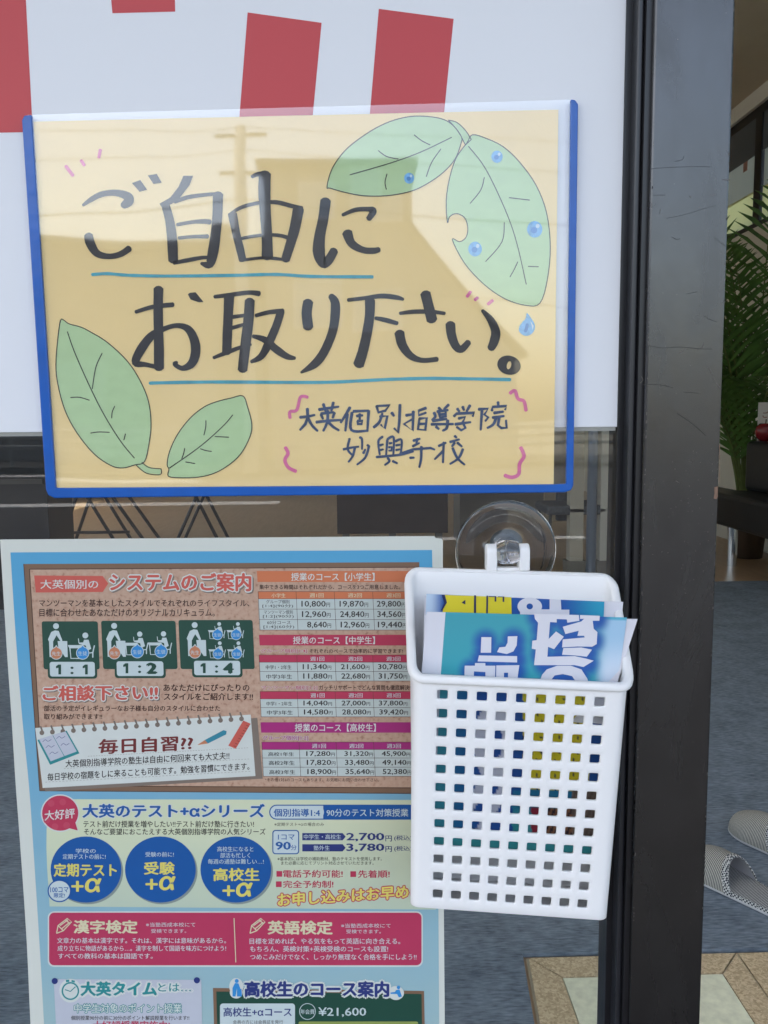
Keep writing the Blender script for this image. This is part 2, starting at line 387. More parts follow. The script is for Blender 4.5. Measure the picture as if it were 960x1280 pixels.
# entrance mat area: brown pebble tiles round pale green square tiles
def pebble_mat():
    m = bpy.data.materials.new('pebble_tile'); m.use_nodes = True; n = m.node_tree; p = n.nodes['Principled BSDF']
    tc = n.nodes.new('ShaderNodeTexCoord'); v = n.nodes.new('ShaderNodeTexVoronoi'); v.inputs['Scale'].default_value = 260
    r = n.nodes.new('ShaderNodeValToRGB'); e = r.color_ramp.elements
    e[0].color = (0.36, 0.265, 0.15, 1); e[1].color = (0.62, 0.49, 0.31, 1)
    sp = n.nodes.new('ShaderNodeSeparateColor')
    n.links.new(tc.outputs['Object'], v.inputs[0]); n.links.new(v.outputs['Color'], sp.inputs[0]); n.links.new(sp.outputs[0], r.inputs[0]); n.links.new(r.outputs[0], p.inputs['Base Color'])
    p.inputs['Roughness'].default_value = 0.6; return m
peb = pebble_mat(); palet = mat('pale_tile', (0.68, 0.68, 0.50), 0.55, var=0.12, vscale=60)
grout = mat('grout', (0.40, 0.36, 0.27), 0.9)
tf = thing('tiled_entrance', 'brown pebble tiled entrance floor with pale green square tiles', 'tiles', (c1.x, 0.5, 0.0))
z0, z1 = 0.001, 0.006
xa = c0.x+.006; mb = MB(); mb.prism([(xa, .14, .0005), (XW-.03, .14, .0005), (XW-.03, cy-.02, .0005), (c1.x+.006, cy-.008, .0005)], (0, 0, .002)); mb.build('grout_bed', grout, tf)
def quad_tile(mb, ps, zz=(0.003, 0.007)): mb.prism([(p.x, p.y, zz[0]) for p in ps], (0, 0, zz[1]-zz[0]))
pb = MB(); pg = MB()
# pale squares read from the photo: left one and right one share one row
L_ = [G(706, 1227), G(872, 1227)]   # far corners left square / right square
s1 = [G(704, 1227), G(906, 1227), G(930, 1282), G(712, 1282)]
yrow = s1[0].y; x0s, x1s = s1[0].x, s1[1].x
quad_tile(pg, [Vector((x0s, yrow, 0)), Vector((x1s, yrow, 0)), Vector((x1s, .17, 0)), Vector((x0s, .17, 0))])
g = .0022
# border ring with mitred joints
def ringtile(a): quad_tile(pb, [Vector((x, y, 0)) for x, y in a])
yb = cy-.012; xl = c1.x+.01; xr = x1s+(x0s-xl)
ringtile([(xl+g, yb), (xr-g, yb), (x1s, yrow+g*1.5), (x0s, yrow+g*1.5)])
ringtile([(xl, yb-g), (x0s-g, yrow), (x0s-g, .17), (c0.x+.01, .17)])
ringtile([(x1s+g, yrow), (xr, yb-g), (xr, .17), (x1s+g, .17)])
x = xr+g*2
while x < XW-.2:
    x2 = min(x+.34, XW-.05); ringtile([(x, yb), (x2, yb), (x2, .66), (x, .66)]); ringtile([(x, .655), (x2, .655), (x2, .17), (x, .17)]); x = x2+g*2
pb.build('pebble_tile', peb, tf); pg.build('pale_tile', palet, tf)

# ------------------------------------------------------------------ glazed shop front
post_m = bpy.data.materials.new('scuffed_brown_metal'); post_m.use_nodes = True
n = post_m.node_tree; p = n.nodes['Principled BSDF']
tc = n.nodes.new('ShaderNodeTexCoord')
nz = n.nodes.new('ShaderNodeTexNoise'); nz.inputs['Scale'].default_value = 38; nz.inputs['Detail'].default_value = 8; nz.inputs['Roughness'].default_value = 0.7
n2 = n.nodes.new('ShaderNodeTexNoise'); n2.inputs['Scale'].default_value = 700; n2.inputs['Detail'].default_value = 2
rp = n.nodes.new('ShaderNodeValToRGB'); rp.color_ramp.elements[0].position = .3; rp.color_ramp.elements[1].position = .72
rp.color_ramp.elements[0].color = (0.005, 0.0045, 0.0045, 1); rp.color_ramp.elements[1].color = (0.013, 0.0115, 0.011, 1)
sp = n.nodes.new('ShaderNodeMath'); sp.operation = 'GREATER_THAN'; sp.inputs[1].default_value = 0.755
mx = n.nodes.new('ShaderNodeMixRGB'); mx.inputs[2].default_value = (0.16, 0.14, 0.12, 1)
mr = n.nodes.new('ShaderNodeMapRange'); mr.inputs['To Min'].default_value = 0.19; mr.inputs['To Max'].default_value = 0.32
bp = n.nodes.new('ShaderNodeBump'); bp.inputs['Strength'].default_value = 0.12; bp.inputs['Distance'].default_value = 0.001
for a in (nz, n2): n.links.new(tc.outputs['Object'], a.inputs[0])
n3 = n.nodes.new('ShaderNodeTexNoise'); n3.inputs['Scale'].default_value = 26; n3.inputs['Detail'].default_value = 5; n3.inputs['Roughness'].default_value = .65; n3.inputs['Distortion'].default_value = 1.2
mp3 = n.nodes.new('ShaderNodeMapping'); mp3.inputs['Scale'].default_value = (1, 1, .35); n.links.new(tc.outputs['Object'], mp3.inputs[0]); n.links.new(mp3.outputs[0], n3.inputs[0])
mr.inputs['From Min'].default_value = .32; mr.inputs['From Max'].default_value = .68
n.links.new(nz.outputs[0], rp.inputs[0]); n.links.new(n2.outputs[0], sp.inputs[0]); n.links.new(sp.outputs[0], mx.inputs[0]); n.links.new(rp.outputs[0], mx.inputs[1])
n.links.new(mx.outputs[0], p.inputs['Base Color']); n.links.new(n3.outputs[0], mr.inputs[0]); n.links.new(mr.outputs[0], p.inputs['Roughness'])
n.links.new(nz.outputs[0], bp.inputs['Height']); n.links.new(bp.outputs[0], p.inputs['Normal']); p.inputs['Specular IOR Level'].default_value = 0.9
rubber = mat('black_gasket', (0.008, 0.008, 0.010), 0.35)
bead_m = mat('bead_metal', (0.014, 0.015, 0.019), 0.35, spec=0.6)
YF = -0.020
px0, px1 = U(796, 640, YF).x, U(897.5, 640, YF).x
xb0 = U(783, 640, -0.013).x; xg0 = U(769.5, 640, -0.004).x
ZB0, ZB1 = 0.03, 2.44
door = thing('glass_door', 'dark metal framed glass shop door with scuffed upright post', 'door', (px1, 0, 0.0))
glass = clear_sheet('window_glass', (0.90, 0.93, 0.92), 1.5, wave=0.00006, wscale=3.0, gain=1.5)
tr_only = bpy.data.materials.new('glass_back'); tr_only.use_nodes = True; tr_only.node_tree.nodes.clear()
_a = tr_only.node_tree.nodes.new('ShaderNodeBsdfTransparent'); _b = tr_only.node_tree.nodes.new('ShaderNodeOutputMaterial'); tr_only.node_tree.links.new(_a.outputs[0], _b.inputs[0])
def pane(name, x0, x1, z0, z1, ya, yb, front, parent):
    o = MB().box(x0, ya, z0, x1, yb, z1).build(name, front, parent); o.data.materials.append(tr_only)
    for q in o.data.polygons:
        if q.index != 2: q.material_index = 1
    return o
pane('glass_pane', -1.22, xg0+.004, .09, 2.36, 0.0, 0.005, glass, door)
MB().box(px0+.003, YF, ZB0, px1, .022, ZB1).build('stile', post_m, door); bevel(bpy.data.objects['stile'], .0012)
MB().box(px0, YF+.0035, ZB0, px0+.0034, .02, ZB1).build('stile_groove', rubber, door)
bevel(MB().box(xb0, -.013, .09, px0, .018, 2.36).build('glazing_bead', bead_m, door), .001)
MB().box(xg0, -.004, .09, xb0, .012, 2.36).build('gasket', rubber, door)
for z_a, z_b in ((ZB0, .09), (2.36, ZB1)): bevel(MB().box(-1.28, YF, z_a, px0, .022, z_b).build('rail', post_m, door), .0012)
bevel(MB().box(-1.34, YF, ZB0, -1.22, .022, ZB1).build('stile', post_m, door), .0012)
# scratches and chipped paint on the post
sA = Z(760, 180, 5.333); sB = Z(760, 420, 4.923)
dk = MB(); lt = MB(); Ys = YF-.00012
for q, w in (([(280,165),(420,155),(600,150),(690,152)],.6),([(300,340),(385,340)],.55),([(390,495),(520,468),(640,430),(720,410)],.6),([(710,625),(790,685)],.5),([(640,1145),(680,1170),(725,1185)],.6),([(445,115),(495,105),(505,80)],.7),([(425,620),(460,635),(480,630)],.7),([(520,1000),(595,985)],.7)):
    P_stroke(dk, q, Ys, sA, w)
for q, w in (([(230,55),(330,72),(450,68),(560,78),(640,80)],.8),([(215,300),(320,300),(400,318)],.8),([(425,475),(520,540),(600,610)],.8),([(470,345),(560,352)],.7)):
    P_stroke(dk, q, Ys, sB, w)
for q, w in (([(612,190),(640,235)],.8),([(640,255),(655,275)],.7),([(665,292),(685,322)],1.1),([(555,85),(575,75),(590,45)],.7),([(440,105),(478,80)],.7),([(418,892),(440,905)],.7),([(205,250),(215,270),(198,290)],.8)):
    P_stroke(lt, q, Ys, sB, w)
for q, w in (([(765,238),(812,240)],.8),([(760,1055),(785,1050)],.9),([(545,345),(552,355)],.8),([(680,345),(722,335)],.5),([(345,465),(350,435)],.5)):
    P_stroke(lt, q, Ys, sA, w)
rr = random.Random(8)
for k in range(70):
    x = rr.uniform(800, 892); y = rr.uniform(560, 760); 
    if rr.random() < .5: x = rr.uniform(850, 893)
    a = rr.uniform(0, 3.1); l = rr.uniform(.5, 1.6)
    P_stroke(lt, [(x, y), (x+l*math.cos(a), y+l*math.sin(a))], Ys, None, rr.uniform(.3, .6))
for k in range(110):
    y = rr.uniform(0, 1) ; z = .75+.6*y; w = rr.uniform(.00008, .00035)*(2.2 if rr.random() < .1 else 1); h = rr.uniform(.0004, .0022)
    xe = px1-.0009 if rr.random() < .5 else px0+.0040
    lt.poly([(xe-w, Ys, z), (xe+w*.6, Ys, z+h*.3), (xe+w*.4, Ys, z+h), (xe-w*.7, Ys, z+h*.8)])
dk.build('scratches', mat('dark_scratch', (0.004, 0.004, 0.004), 0.30, spec=0.6), door); lt.build('paint_chips', mat('pale_scratch', (0.11, 0.095, 0.085), 0.6), door)
ch = MB(); P_poly(ch, [(654,930),(676,925),(676,985),(668,1005),(650,1000),(655,965)], Ys, sB); P_poly(ch, [(684,668),(689,668),(689,760),(686,760)], Ys, sB)
P_poly(ch, [(684,790),(687,790),(686,905),(683,905)], Ys, sB)
ch.build('bare_patch', mat('bare_metal_patch', (0.20, 0.115, 0.075), 0.6), door)
lwn = thing('added_side_window', 'wide window added unseen in the far left wall to let daylight in', 'window', (XL, 5, .85))  # added out of view as a daylight opening for the floor inside
for k in range(6): MB().box(XL-.12, .8+k*1.728, .85, XL-.04, .86+k*1.728, 2.85).build('mullion', bead_m, lwn)
MB().box(XL-.085, .86, .852, XL-.079, 9.44, 2.848).build('pane', clear_sheet('side_glass', (.93, .95, .94), 1.5), lwn)
# fixed glazing either side, added out of view to bring in more daylight
for xa, xb, lab in ((XL+.2, -1.345, 'tall fixed shop window added unseen left of the glass door'), (1.35, XW-.15, 'tall fixed shop window added unseen right of the open doorway')):
    w_ = thing('added_shop_window', lab, 'window', ((xa+xb)/2, .06, 0))
    pane('pane', xa+.05, xb-.05, .12, 2.38, .05, .056, glass, w_)
    for q in ((xa, 0, xa+.05, 2.45), (xb-.05, 0, xb, 2.45)): MB().box(q[0], .02, -.03, q[2], .1, 2.448).build('frame_post', bead_m, w_)
    for z_a, z_b in ((-.03, .12), (2.38, 2.448)): MB().box(xa+.051, .02, z_a, xb-.051, .1, z_b).build('frame_rail', bead_m, w_)
# outer door jamb and header so the opening is whole from the side
fr = thing('door_frame', 'dark metal frame on the right side and top of the open shop doorway', 'door frame', (1.3, .06, 0))
bevel(MB().box(1.28, -.02, -.03, 1.345, .12, 2.44).build('jamb', bead_m, fr), .0015); bevel(MB().box(px1+.01, -.02, 2.38, 1.278, .12, 2.44).build('header', bead_m, fr), .0015)
MB().box(-1.34, .024, -.025, 1.278, .14, .004).build('threshold', mat('threshold_metal', (.25, .25, .25), .4, metal=.8), fr)

# ------------------------------------------------------------------ white sign board with red letters on the glass
board_m = mat('board_white', (0.78, 0.79, 0.82), 0.42, var=0.015, vscale=3)
red_m = mat('sign_red', (0.55, 0.045, 0.052), 0.45, var=0.03, vscale=5)
YBD = -0.0032
bz = 0.5*(U(20, 541, YBD).z + U(740, 533.5, YBD).z); bxr = U(777, 300, YBD).x
sb_ = thing('sign_board', 'large white board with big red letters fixed on the glass above the handwritten notice', 'sign', (0.5*(bxr-1.15), 0, bz))
bevel(MB().box(-1.15, YBD, bz, bxr, -0.0004, 2.3).build('panel', board_m, sb_), .0004)
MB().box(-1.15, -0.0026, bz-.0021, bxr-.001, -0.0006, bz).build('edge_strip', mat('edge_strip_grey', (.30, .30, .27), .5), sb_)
Yr = YBD-.00012
mb = MB()
for q in ([(-160,-120),(26,-120),(41,165),(-160,169)], [(128,-120),(216,-120),(219,14.5),(140.5,16.5)], [(309.5,15.5),(402,28.5),(390,154),(299,149)], [(473.5,11),(567,23.5),(554,152),(462,146)]):
    mb = MB(); P_poly(mb, q, Yr); mb.build('letter_stroke', red_m, sb_)

# ------------------------------------------------------------------ handwritten notice in a blue edged card case
Yp = -0.0052
paper_y = mat('yellow_paper', (0.96, 0.725, 0.34), 0.6, var=0.02, vscale=30, bump=0.05, bscale=400)
no = thing('handwritten_notice', 'yellow paper notice handwritten in big black Japanese letters with drawn green leaves', 'notice', U(380, 608, Yp))
mb = MB(); P_poly(mb, [(40, 152), (698, 137), (692, 606), (70, 610.5)], Yp)
b = len(mb.v); mb.v += [v+Vector((0, .0003, 0)) for v in mb.v[:4]]; mb.f += [(b+3, b+2, b+1, b), (0, b, b+1, 1), (1, b+1, b+2, 2), (2, b+2, b+3, 3), (3, b+3, b, 0)]
mb.build('sheet', paper_y, no)
leaf_g = mat('leaf_pencil_green', (0.52, 0.70, 0.38), 0.6, var=0.035, vscale=90, stretch=(1, 1, 2.2))
line_k = mat('fine_pen_black', (0.025, 0.024, 0.022), 0.5)
ink_k = mat('marker_black', (0.018, 0.015, 0.017), 0.42, var=0.3, vscale=120)
teal_m = mat('marker_teal', (0.075, 0.40, 0.50), 0.5, var=0.15, vscale=150)
navy_m = mat('brush_navy', (0.028, 0.062, 0.155), 0.5, var=0.25, vscale=200)
pink_m = mat('marker_pink', (0.75, 0.16, 0.36), 0.5, var=0.1, vscale=200)
L1, L2, L3 = Yp-.00015, Yp-.0003, Yp-.00045
H1, H2, H3, H4 = Z(400,130,4.8), Z(540,140,4.923), Z(60,390,6.0952), Z(190,480,6.857)
leafs = [
 (H1, [(42,500),(60,420),(95,350),(170,260),(300,165),(420,105),(540,75),(650,75),(740,92),(800,130),(848,195),(845,240),(810,330),(740,410),(640,480),(540,525),(400,550),(260,550),(150,530),(60,505)],
  [[(180,425),(420,355),(600,290),(790,200)],[(350,280),(400,315),(470,330)],[(565,185),(610,220),(660,245)],[(725,270),(670,350),(638,435)],[(402,420),(390,470),(398,512)]],
  [[(770,97),(820,110),(870,155),(908,212)],[(770,97),(810,140),(848,195)],[(852,205),(872,245)],[(908,212),(870,248)]], [(770,97),(820,110),(870,155),(908,212),(872,245),(848,195)]),
 (H2, [(215,190),(150,280),(110,400),(88,540),(95,680),(108,645),(150,625),(200,650),(220,710),(210,770),(170,798),(125,785),(200,930),(320,1060),(450,1150),(580,1190),(665,1175),(710,1030),(728,830),(705,620),(640,450),(540,310),(440,215),(340,165),(250,140)],
  [[(225,212),(330,350),(450,600),(520,800),(580,1060)],[(322,402),(300,480),(235,562)],[(445,680),(430,800),(330,920)],[(475,527),(600,542)],[(528,922),(505,970),(480,1015)],[(592,950),(655,952)]], [], None),
 (H3, [(95,65),(75,200),(60,400),(75,550),(130,750),(220,920),(350,1080),(480,1170),(570,1188),(660,1165),(735,1140),(770,1000),(785,850),(765,680),(700,520),(600,370),(450,230),(320,150),(250,115),(160,90),(120,62)],
  [[(148,150),(200,300),(310,550),(420,770),(550,980),(658,1113)],[(412,315),(365,420),(337,585)],[(172,652),(240,650),(315,672)],[(508,718),(490,760),(485,808)],[(325,922),(390,914),(468,917)],[(590,928),(578,975)]],
  [[(670,1165),(750,1228),(855,1238),(862,1195)],[(715,1145),(770,1185),(862,1195)]], [(670,1165),(705,1200),(750,1228),(855,1238),(862,1195),(800,1190),(740,1165),(715,1145)]),
 (H4, [(145,730),(130,690),(150,580),(220,430),(330,290),(450,195),(560,150),(680,120),(780,103),(820,200),(855,340),(840,450),(760,600),(650,700),(520,770),(380,800),(230,803),(140,790)],
  [[(150,720),(400,545),(600,370),(692,265)],[(462,313),(460,370),(445,438)],[(540,450),(658,456)],[(415,555),(460,570),(510,578)],[(280,552),(270,600),(255,640)],[(288,668),(368,682)]], [], None)]
for i, (tr, out, veins, stem, sfill) in enumerate(leafs):
    lf = MB(); ol = smooth(out, 4, True); P_poly(lf, ol, L1, tr)
    if sfill: P_poly(lf, sfill, L1-.00002, tr)
    lo = lf.build('drawn_leaf', leaf_g, no)
    ln = MB(); P_stroke(ln, ol+[ol[0]], L2, tr, 1.15, sm=False)
    for q in veins: P_stroke(ln, q, L2, tr, 1.2)
    for q in stem: P_stroke(ln, q, L2, tr, 1.1)
    ln.build('outline', line_k, lo)
drop_m = mat('drop_blue', (0.17, 0.45, 0.78), 0.5, var=0.2, vscale=300); drop_d = mat('drop_deep_blue', (0.06, 0.25, 0.62), 0.5); drop_w = mat('drop_white', (0.62, 0.75, 0.85), 0.5)
E_ = Z(480,350,4.8)
for tr, cx, cy_, r in ((H2,400,275,35),(H2,632,722,47),(H2,265,843,42),(H1,535,445,30)):
    d1 = MB(); P_ell(d1, cx, cy_, r, r*1.08, L2, tr); o = d1.build('water_drop', drop_m, no)
    d2 = MB(); P_ell(d2, cx-r*.1, cy_+r*.1, r*.42, r*.42, L3, tr, 16); d2.build('deep_spot', drop_d, o)
    d3 = MB(); P_ell(d3, cx+r*.38, cy_-r*.45, r*.25, r*.3, L3, tr, 12); d3.build('light_spot', drop_w, o)
d1 = MB(); P_poly(d1, smooth([(858,198),(885,232),(905,270),(900,305),(875,330),(840,333),(812,310),(812,280),(832,250),(850,232)], 4, True), L2, E_); o = d1.build('water_drop', drop_m, no)
d2 = MB(); P_stroke(d2, [(860,265),(852,300),(845,305)], L3, E_, 4); d2.build('deep_spot', drop_d, o)
d3 = MB(); P_poly(d3, [(878,245),(898,275),(892,300),(885,270)], L3, E_); d3.build('light_spot', drop_w, o)

A_, B_, C_, D_ = Z(90,200,4.8), Z(270,200,4.3636), Z(150,340,4.3636), Z(350,340,6)
def glyphs(lst, tr, s, mb, Y): 
    for q in lst: P_stroke(mb, q, Y, tr, sc=s, rag=0.02)
mk = MB()
glyphs([[(65,272,16),(110,240,28),(170,208,34),(240,196,36),(300,204,44),(338,224,56),(338,250,60),(305,275,40)],
 [(98,450,52),(110,500,56),(150,560,44),(220,578,34),(290,565,36),(345,530,40)],
 [(560,268,50),(585,360,54),(600,470,60),(605,560,60),(607,605,58)],
 [(615,250,24),(700,222,24),(800,208,22),(870,202,20)],[(876,205,62),(872,330,60),(862,440,60),(848,540,64),(825,625,50),(775,620,18)],
 [(630,388,20),(720,372,22),(790,368,28),(830,372,30)],[(640,468,20),(720,460,20),(815,458,26)],[(610,618,22),(700,600,26),(790,585,22),(840,590,20)]], A_, 4.8, mk, L2)
for q in ([(360,138),(410,120),(450,178),(405,190)],[(455,92),(508,84),(538,135),(488,143)],[(668,95),(726,95),(705,150),(640,235),(600,262),(540,285),(525,262),(590,225),(640,160)]): P_poly(mk, q, L2-.00008, A_)
glyphs([[(195,92,18),(225,78,24),(262,76,30)],[(266,75,66),(264,180,66),(270,300,60),(278,420,58),(280,530,62)],[(90,295,50),(110,400,44),(130,480,44),(145,545,40)],
 [(70,300,16),(130,262,20),(200,240,20),(270,230,20),(340,232,24),(410,250,24),(470,262,20)],[(450,265,60),(430,370,58),(405,460,52),(378,545,48)],
 [(140,428,18),(200,416,18),(280,408,18),(350,412,20),(395,425,24)],[(130,548,16),(230,535,16),(300,535,18),(390,545,14)],
 [(598,220,58),(585,320,56),(565,420,60),(562,510,66),(585,568,44),(615,545,50),(646,492,44)],[(690,300,18),(760,272,24),(830,268,26),(858,278,38),(832,322,30)],[(715,395,56),(740,455,46),(800,490,36),(860,495,34),(890,488,28)]], B_, 4.3636, mk, L2)
glyphs([[(85,218,20),(180,190,24),(290,178,26)],[(210,90,54),(208,200,52),(210,330,52),(212,420,54),(212,525,56)],
 [(212,520,24),(140,505,26),(85,495,40),(110,430,50),(170,350,44),(240,310,28),(310,292,26),(370,310,40),(405,370,50),(412,440,52),(390,500,46),(340,525,28),(298,502,24),(312,492,16)],
 [(515,135,20),(600,125,24),(700,112,24),(760,118,30)],[(595,130,56),(590,240,52),(585,350,52),(582,440,50)],[(708,155,54),(700,270,56),(685,390,56),(668,536,52)],[(615,245,22),(690,235,18)],[(610,305,22),(680,285,18)],
 [(510,468,18),(580,440,24),(660,410,20),(715,395,14)],[(740,238,20),(810,220,24),(890,212,26)],[(878,215,42),(850,300,44),(810,390,46),(770,460,36),(715,490,18)],[(725,350,20),(790,370,36),(850,420,42),(910,460,34),(955,470,18)]], C_, 4.3636, mk, L2)
P_poly(mk, [(370,122),(380,114),(412,110),(455,163),(430,165),(385,150)], L2, C_)
glyphs([[(212,222,76),(200,310,76),(212,418,76)],[(380,178,44),(413,230,66),(412,340,70),(390,460,66),(330,600,66),(260,690,62),(158,754,18)],
 [(510,210,28),(640,195,30),(760,180,36),(870,190,36),(925,205,22)],[(675,210,76),(672,330,72),(650,470,74),(620,600,76),(588,698,80)],[(715,345,26),(790,360,36),(880,385,30)]], D_, 6, mk, L2)
glyphs([[(95,200,20),(180,190,26),(280,190,26),(365,200,20)],[(248,80,62),(268,160,62),(288,242,66)],[(92,315,60),(110,390,56),(160,455,44),(230,482,30),(320,475,30)],
 [(398,262,58),(405,330,56),(430,395,50),(465,415,44),(508,372,36)],[(590,182,20),(640,240,44),(670,310,54),(660,370,56),(640,412,44)]], E_, 4.8, mk, L2)
P_ring(mk, 750, 511, 71, 57, 13, 25, L2, E_, rot=.25)
mk.build('black_lettering', ink_k, no)
ul = MB(); P_stroke(ul, [(115,343.2),(134,342),(160,344),(207,345),(290,344.2),(345,343),(390,345.5),(466,346)], L2, None, 3.9, rag=.08)
P_stroke(ul, [(187,479),(200,478.5),(265,477.5),(370,478),(420,477.5),(480,474.5),(532,473),(585,473.5),(638,474.5)], L2, None, 4.1, rag=.08)
ul.build('underline', teal_m, no)
F_, G_ = Z(350,480,6), Z(500,480,6)
bl = MB()
def brush(lst, tr, w=21):
    for q in lst: 
        n_ = len(q); P_stroke(bl, [(x, y, w*(1.1 if i == 0 else .82 if i == n_-1 else 1.0)) for i, (x, y) in enumerate(q)], L2, tr, sc=6, rag=.05, sm=(n_ > 2 and n_ < 4))
brush([[(150,250),(205,244),(260,232)],[(205,185),(208,250),(190,300),(150,345)],[(208,250),(240,310),(282,352)],
 [(292,192),(440,170)],[(325,150),(342,205)],[(400,138),(385,202)],[(308,222),(405,212)],[(308,228),(322,262)],[(408,215),(395,255)],[(272,286),(360,276),(455,270)],[(358,200),(355,280),(325,352)],[(362,285),(400,322),(442,348)],
 [(525,175),(490,235),(455,290)],[(505,225),(490,352)],[(550,205),(665,200)],[(540,215),(535,345),(660,350)],[(665,200),(655,355)],[(575,240),(620,235)],[(598,225),(598,270)],[(582,278),(618,276),(612,300),(584,300),(582,278)],
 [(725,165),(738,213),(790,200),(825,160),(725,165)],[(703,325),(745,285),(768,220)],[(750,245),(805,240),(785,335),(757,305)],[(838,215),(855,240)],[(900,155),(895,280),(885,368),(857,332)]], F_)
brush([[(45,235),(105,225)],[(100,205),(95,350),(30,300),(95,262)],[(195,180),(140,200),(140,235),(195,215)],[(145,260),(200,255),(190,345),(135,340),(145,260)],[(145,300),(190,298)],
 [(290,178),(310,198)],[(365,155),(330,190)],[(280,207),(360,195)],[(295,220),(300,252),(345,242),(342,208)],[(300,230),(345,224)],[(255,215),(265,245),(240,270)],[(235,302),(400,300)],[(245,276),(350,262)],[(358,272),(350,330),(320,350)],[(270,320),(292,338)],
 [(430,185),(445,207)],[(470,170),(480,197)],[(525,160),(500,205)],[(405,242),(425,222),(560,216),(545,242)],[(440,258),(488,248),(470,285),(490,330),(460,347),(425,322)],[(415,302),(530,286)],
 [(590,190),(660,185),(632,230),(662,250),(640,278)],[(615,195),(605,345)],[(735,135),(738,165)],[(690,200),(695,172),(800,165),(788,192)],[(705,217),(775,207)],[(695,252),(780,240)],[(722,250),(700,302),(655,330)],[(745,245),(735,310),(760,330),(800,328),(795,272)]], G_)
brush([[(522,410),(508,490),(550,540)],[(562,478),(545,540),(513,585)],[(475,490),(530,478),(590,470)],[(598,400),(615,415),(615,490)],[(668,465),(640,550),(578,605)],[(625,520),(640,490)],[(655,458),(672,468)],
 [(770,395),(738,430),(748,530)],[(750,460),(775,452)],[(750,495),(775,490)],[(805,420),(795,540)],[(805,415),(852,400),(850,535)],[(820,445),(840,442)],[(816,475),(838,473),(835,500),(816,500)],[(865,430),(912,420),(905,530)],[(870,460),(900,455)],[(870,495),(900,490)],[(723,548),(905,530),(1000,505)],[(808,555),(820,580),(785,608)],[(845,578),(880,595)]], F_, 18)
brush([[(100,425),(150,410)],[(132,410),(122,445)],[(95,467),(145,442)],[(0,525),(100,490),(230,480),(260,492)],[(160,470),(158,560),(145,625)],[(75,553),(106,552)],
 [(290,465),(345,440)],[(328,438),(322,590)],[(325,500),(260,565)],[(410,390),(425,402)],[(375,435),(445,415)],[(410,440),(390,468)],[(430,440),(465,470)],[(472,488),(440,555),(375,600)],[(395,480),(430,555),(485,605)]], G_, 19)
bl.build('navy_lettering', navy_m, no)
for q, tr, w in (([(75,255),(75,208),(125,195),(150,105),(178,92),(208,100)],F_,4),([(40,475),(60,520),(37,570),(62,625),(120,655)],F_,4.4),([(825,70),(862,50),(885,110),(930,130),(945,200)],G_,4.4),([(905,475),(930,540),(897,600),(890,675),(840,700),(785,685)],G_,4.6),
 ([(265,450),(375,595)],Z(60,170,12),4.2),([(495,365),(545,440)],Z(60,170,12),4),([(785,205),(762,325)],Z(60,170,12),4),([(520,70),(498,100)],E_,4),([(562,105),(545,120)],E_,4),([(652,122),(623,145)],E_,4)):
    pk = MB(); P_stroke(pk, q, L2, tr, w); pk.build('pink_mark', pink_m, no)

cs = thing('card_case', 'clear plastic card case with shiny blue vinyl edges holding the yellow notice', 'card case', U(380, 620, Yp))
film = clear_sheet('case_film', (0.985, 0.985, 0.98), 1.6, wave=0.0011, wscale=6.0, gain=2.0, rough=0.03)
a_, b_, c_, d_ = U(34, 143.5, -.0066), U(718, 124.5, -.0066), U(712, 612, -.0066), U(62, 618, -.0066)
fo = MB().prism([a_, d_, c_, b_], (0, .0004, 0)).build('clear_front', film, cs); fo.data.materials.append(tr_only)
bk = MB().prism([v+Vector((0, .0020, 0)) for v in (a_, b_, c_, d_)], (0, .0003, 0)).build('clear_back', tr_only, cs)
for q in fo.data.polygons:
    if q.index != 0: q.material_index = 1
blue_m = mat('blue_vinyl', (0.002, 0.098, 0.44), 0.28, var=0.08, vscale=60, bump=0.25, bscale=60)
e = MB(); e.prism([U(x, y, -.0072) for x, y in [(27, 150), (30, 144), (39.5, 143.2), (69.5, 610), (692, 605.5), (708, 604.8), (713.5, 123.8), (719, 124.5), (723, 130), (717, 607), (714, 613), (706, 615.5), (68, 622.8), (60, 619), (57, 612)]], (0, .0027, 0))
bevel(e.build('edging', blue_m, cs), .0006, 2)

# ------------------------------------------------------------------ printed course poster
YP = -0.0012
DL = -0.00011
def lv(k): return YP + DL*k
po = thing('course_poster', 'large printed school course poster with cork board picture, price tables and blue border', 'poster', U(290, 1400, YP))
def grey(v): return (v, v, v)
K = {}
def ink(n, c, r=0.42): 
    if n not in K: K[n] = mat('print_'+n, c, r, var=0.03, vscale=60)
    return K[n]
white = ink('white', (0.60, 0.63, 0.59)); cell = ink('cell', (0.50, 0.56, 0.53)); black = ink('black', (0.03, 0.025, 0.022)); brown = ink('brown', (0.050, 0.020, 0.015))
red = ink('red', (0.55, 0.10, 0.075)); orange = ink('orange', (0.58, 0.17, 0.07)); crim = ink('crimson', (0.46, 0.035, 0.085)); mag = ink('magenta', (0.36, 0.02, 0.17))
blue = ink('blue', (0.004, 0.085, 0.31)); navy = ink('navy', (0.02, 0.035, 0.17)); yel = ink('yellow', (0.66, 0.58, 0.13)); cream = ink('cream', (0.62, 0.58, 0.38)); green = ink('board_green', (0.012, 0.062, 0.042))
wood = ink('wood_edge', (0.20, 0.115, 0.07)); woodd = ink('wood_dark', (0.085, 0.04, 0.025)); teal = ink('teal', (0.02, 0.24, 0.25)); sky_b = ink('sky_blue', (0.03, 0.24, 0.56)); clay = ink('clay', (0.52, 0.20, 0.10)); pinkp = ink('pink', (0.44, 0.035, 0.095)); pale = ink('pale', (0.52, 0.60, 0.60)); lilac = ink('lilac', (0.48, 0.50, 0.56)); shade = ink('print_grey', (0.20, 0.16, 0.13))
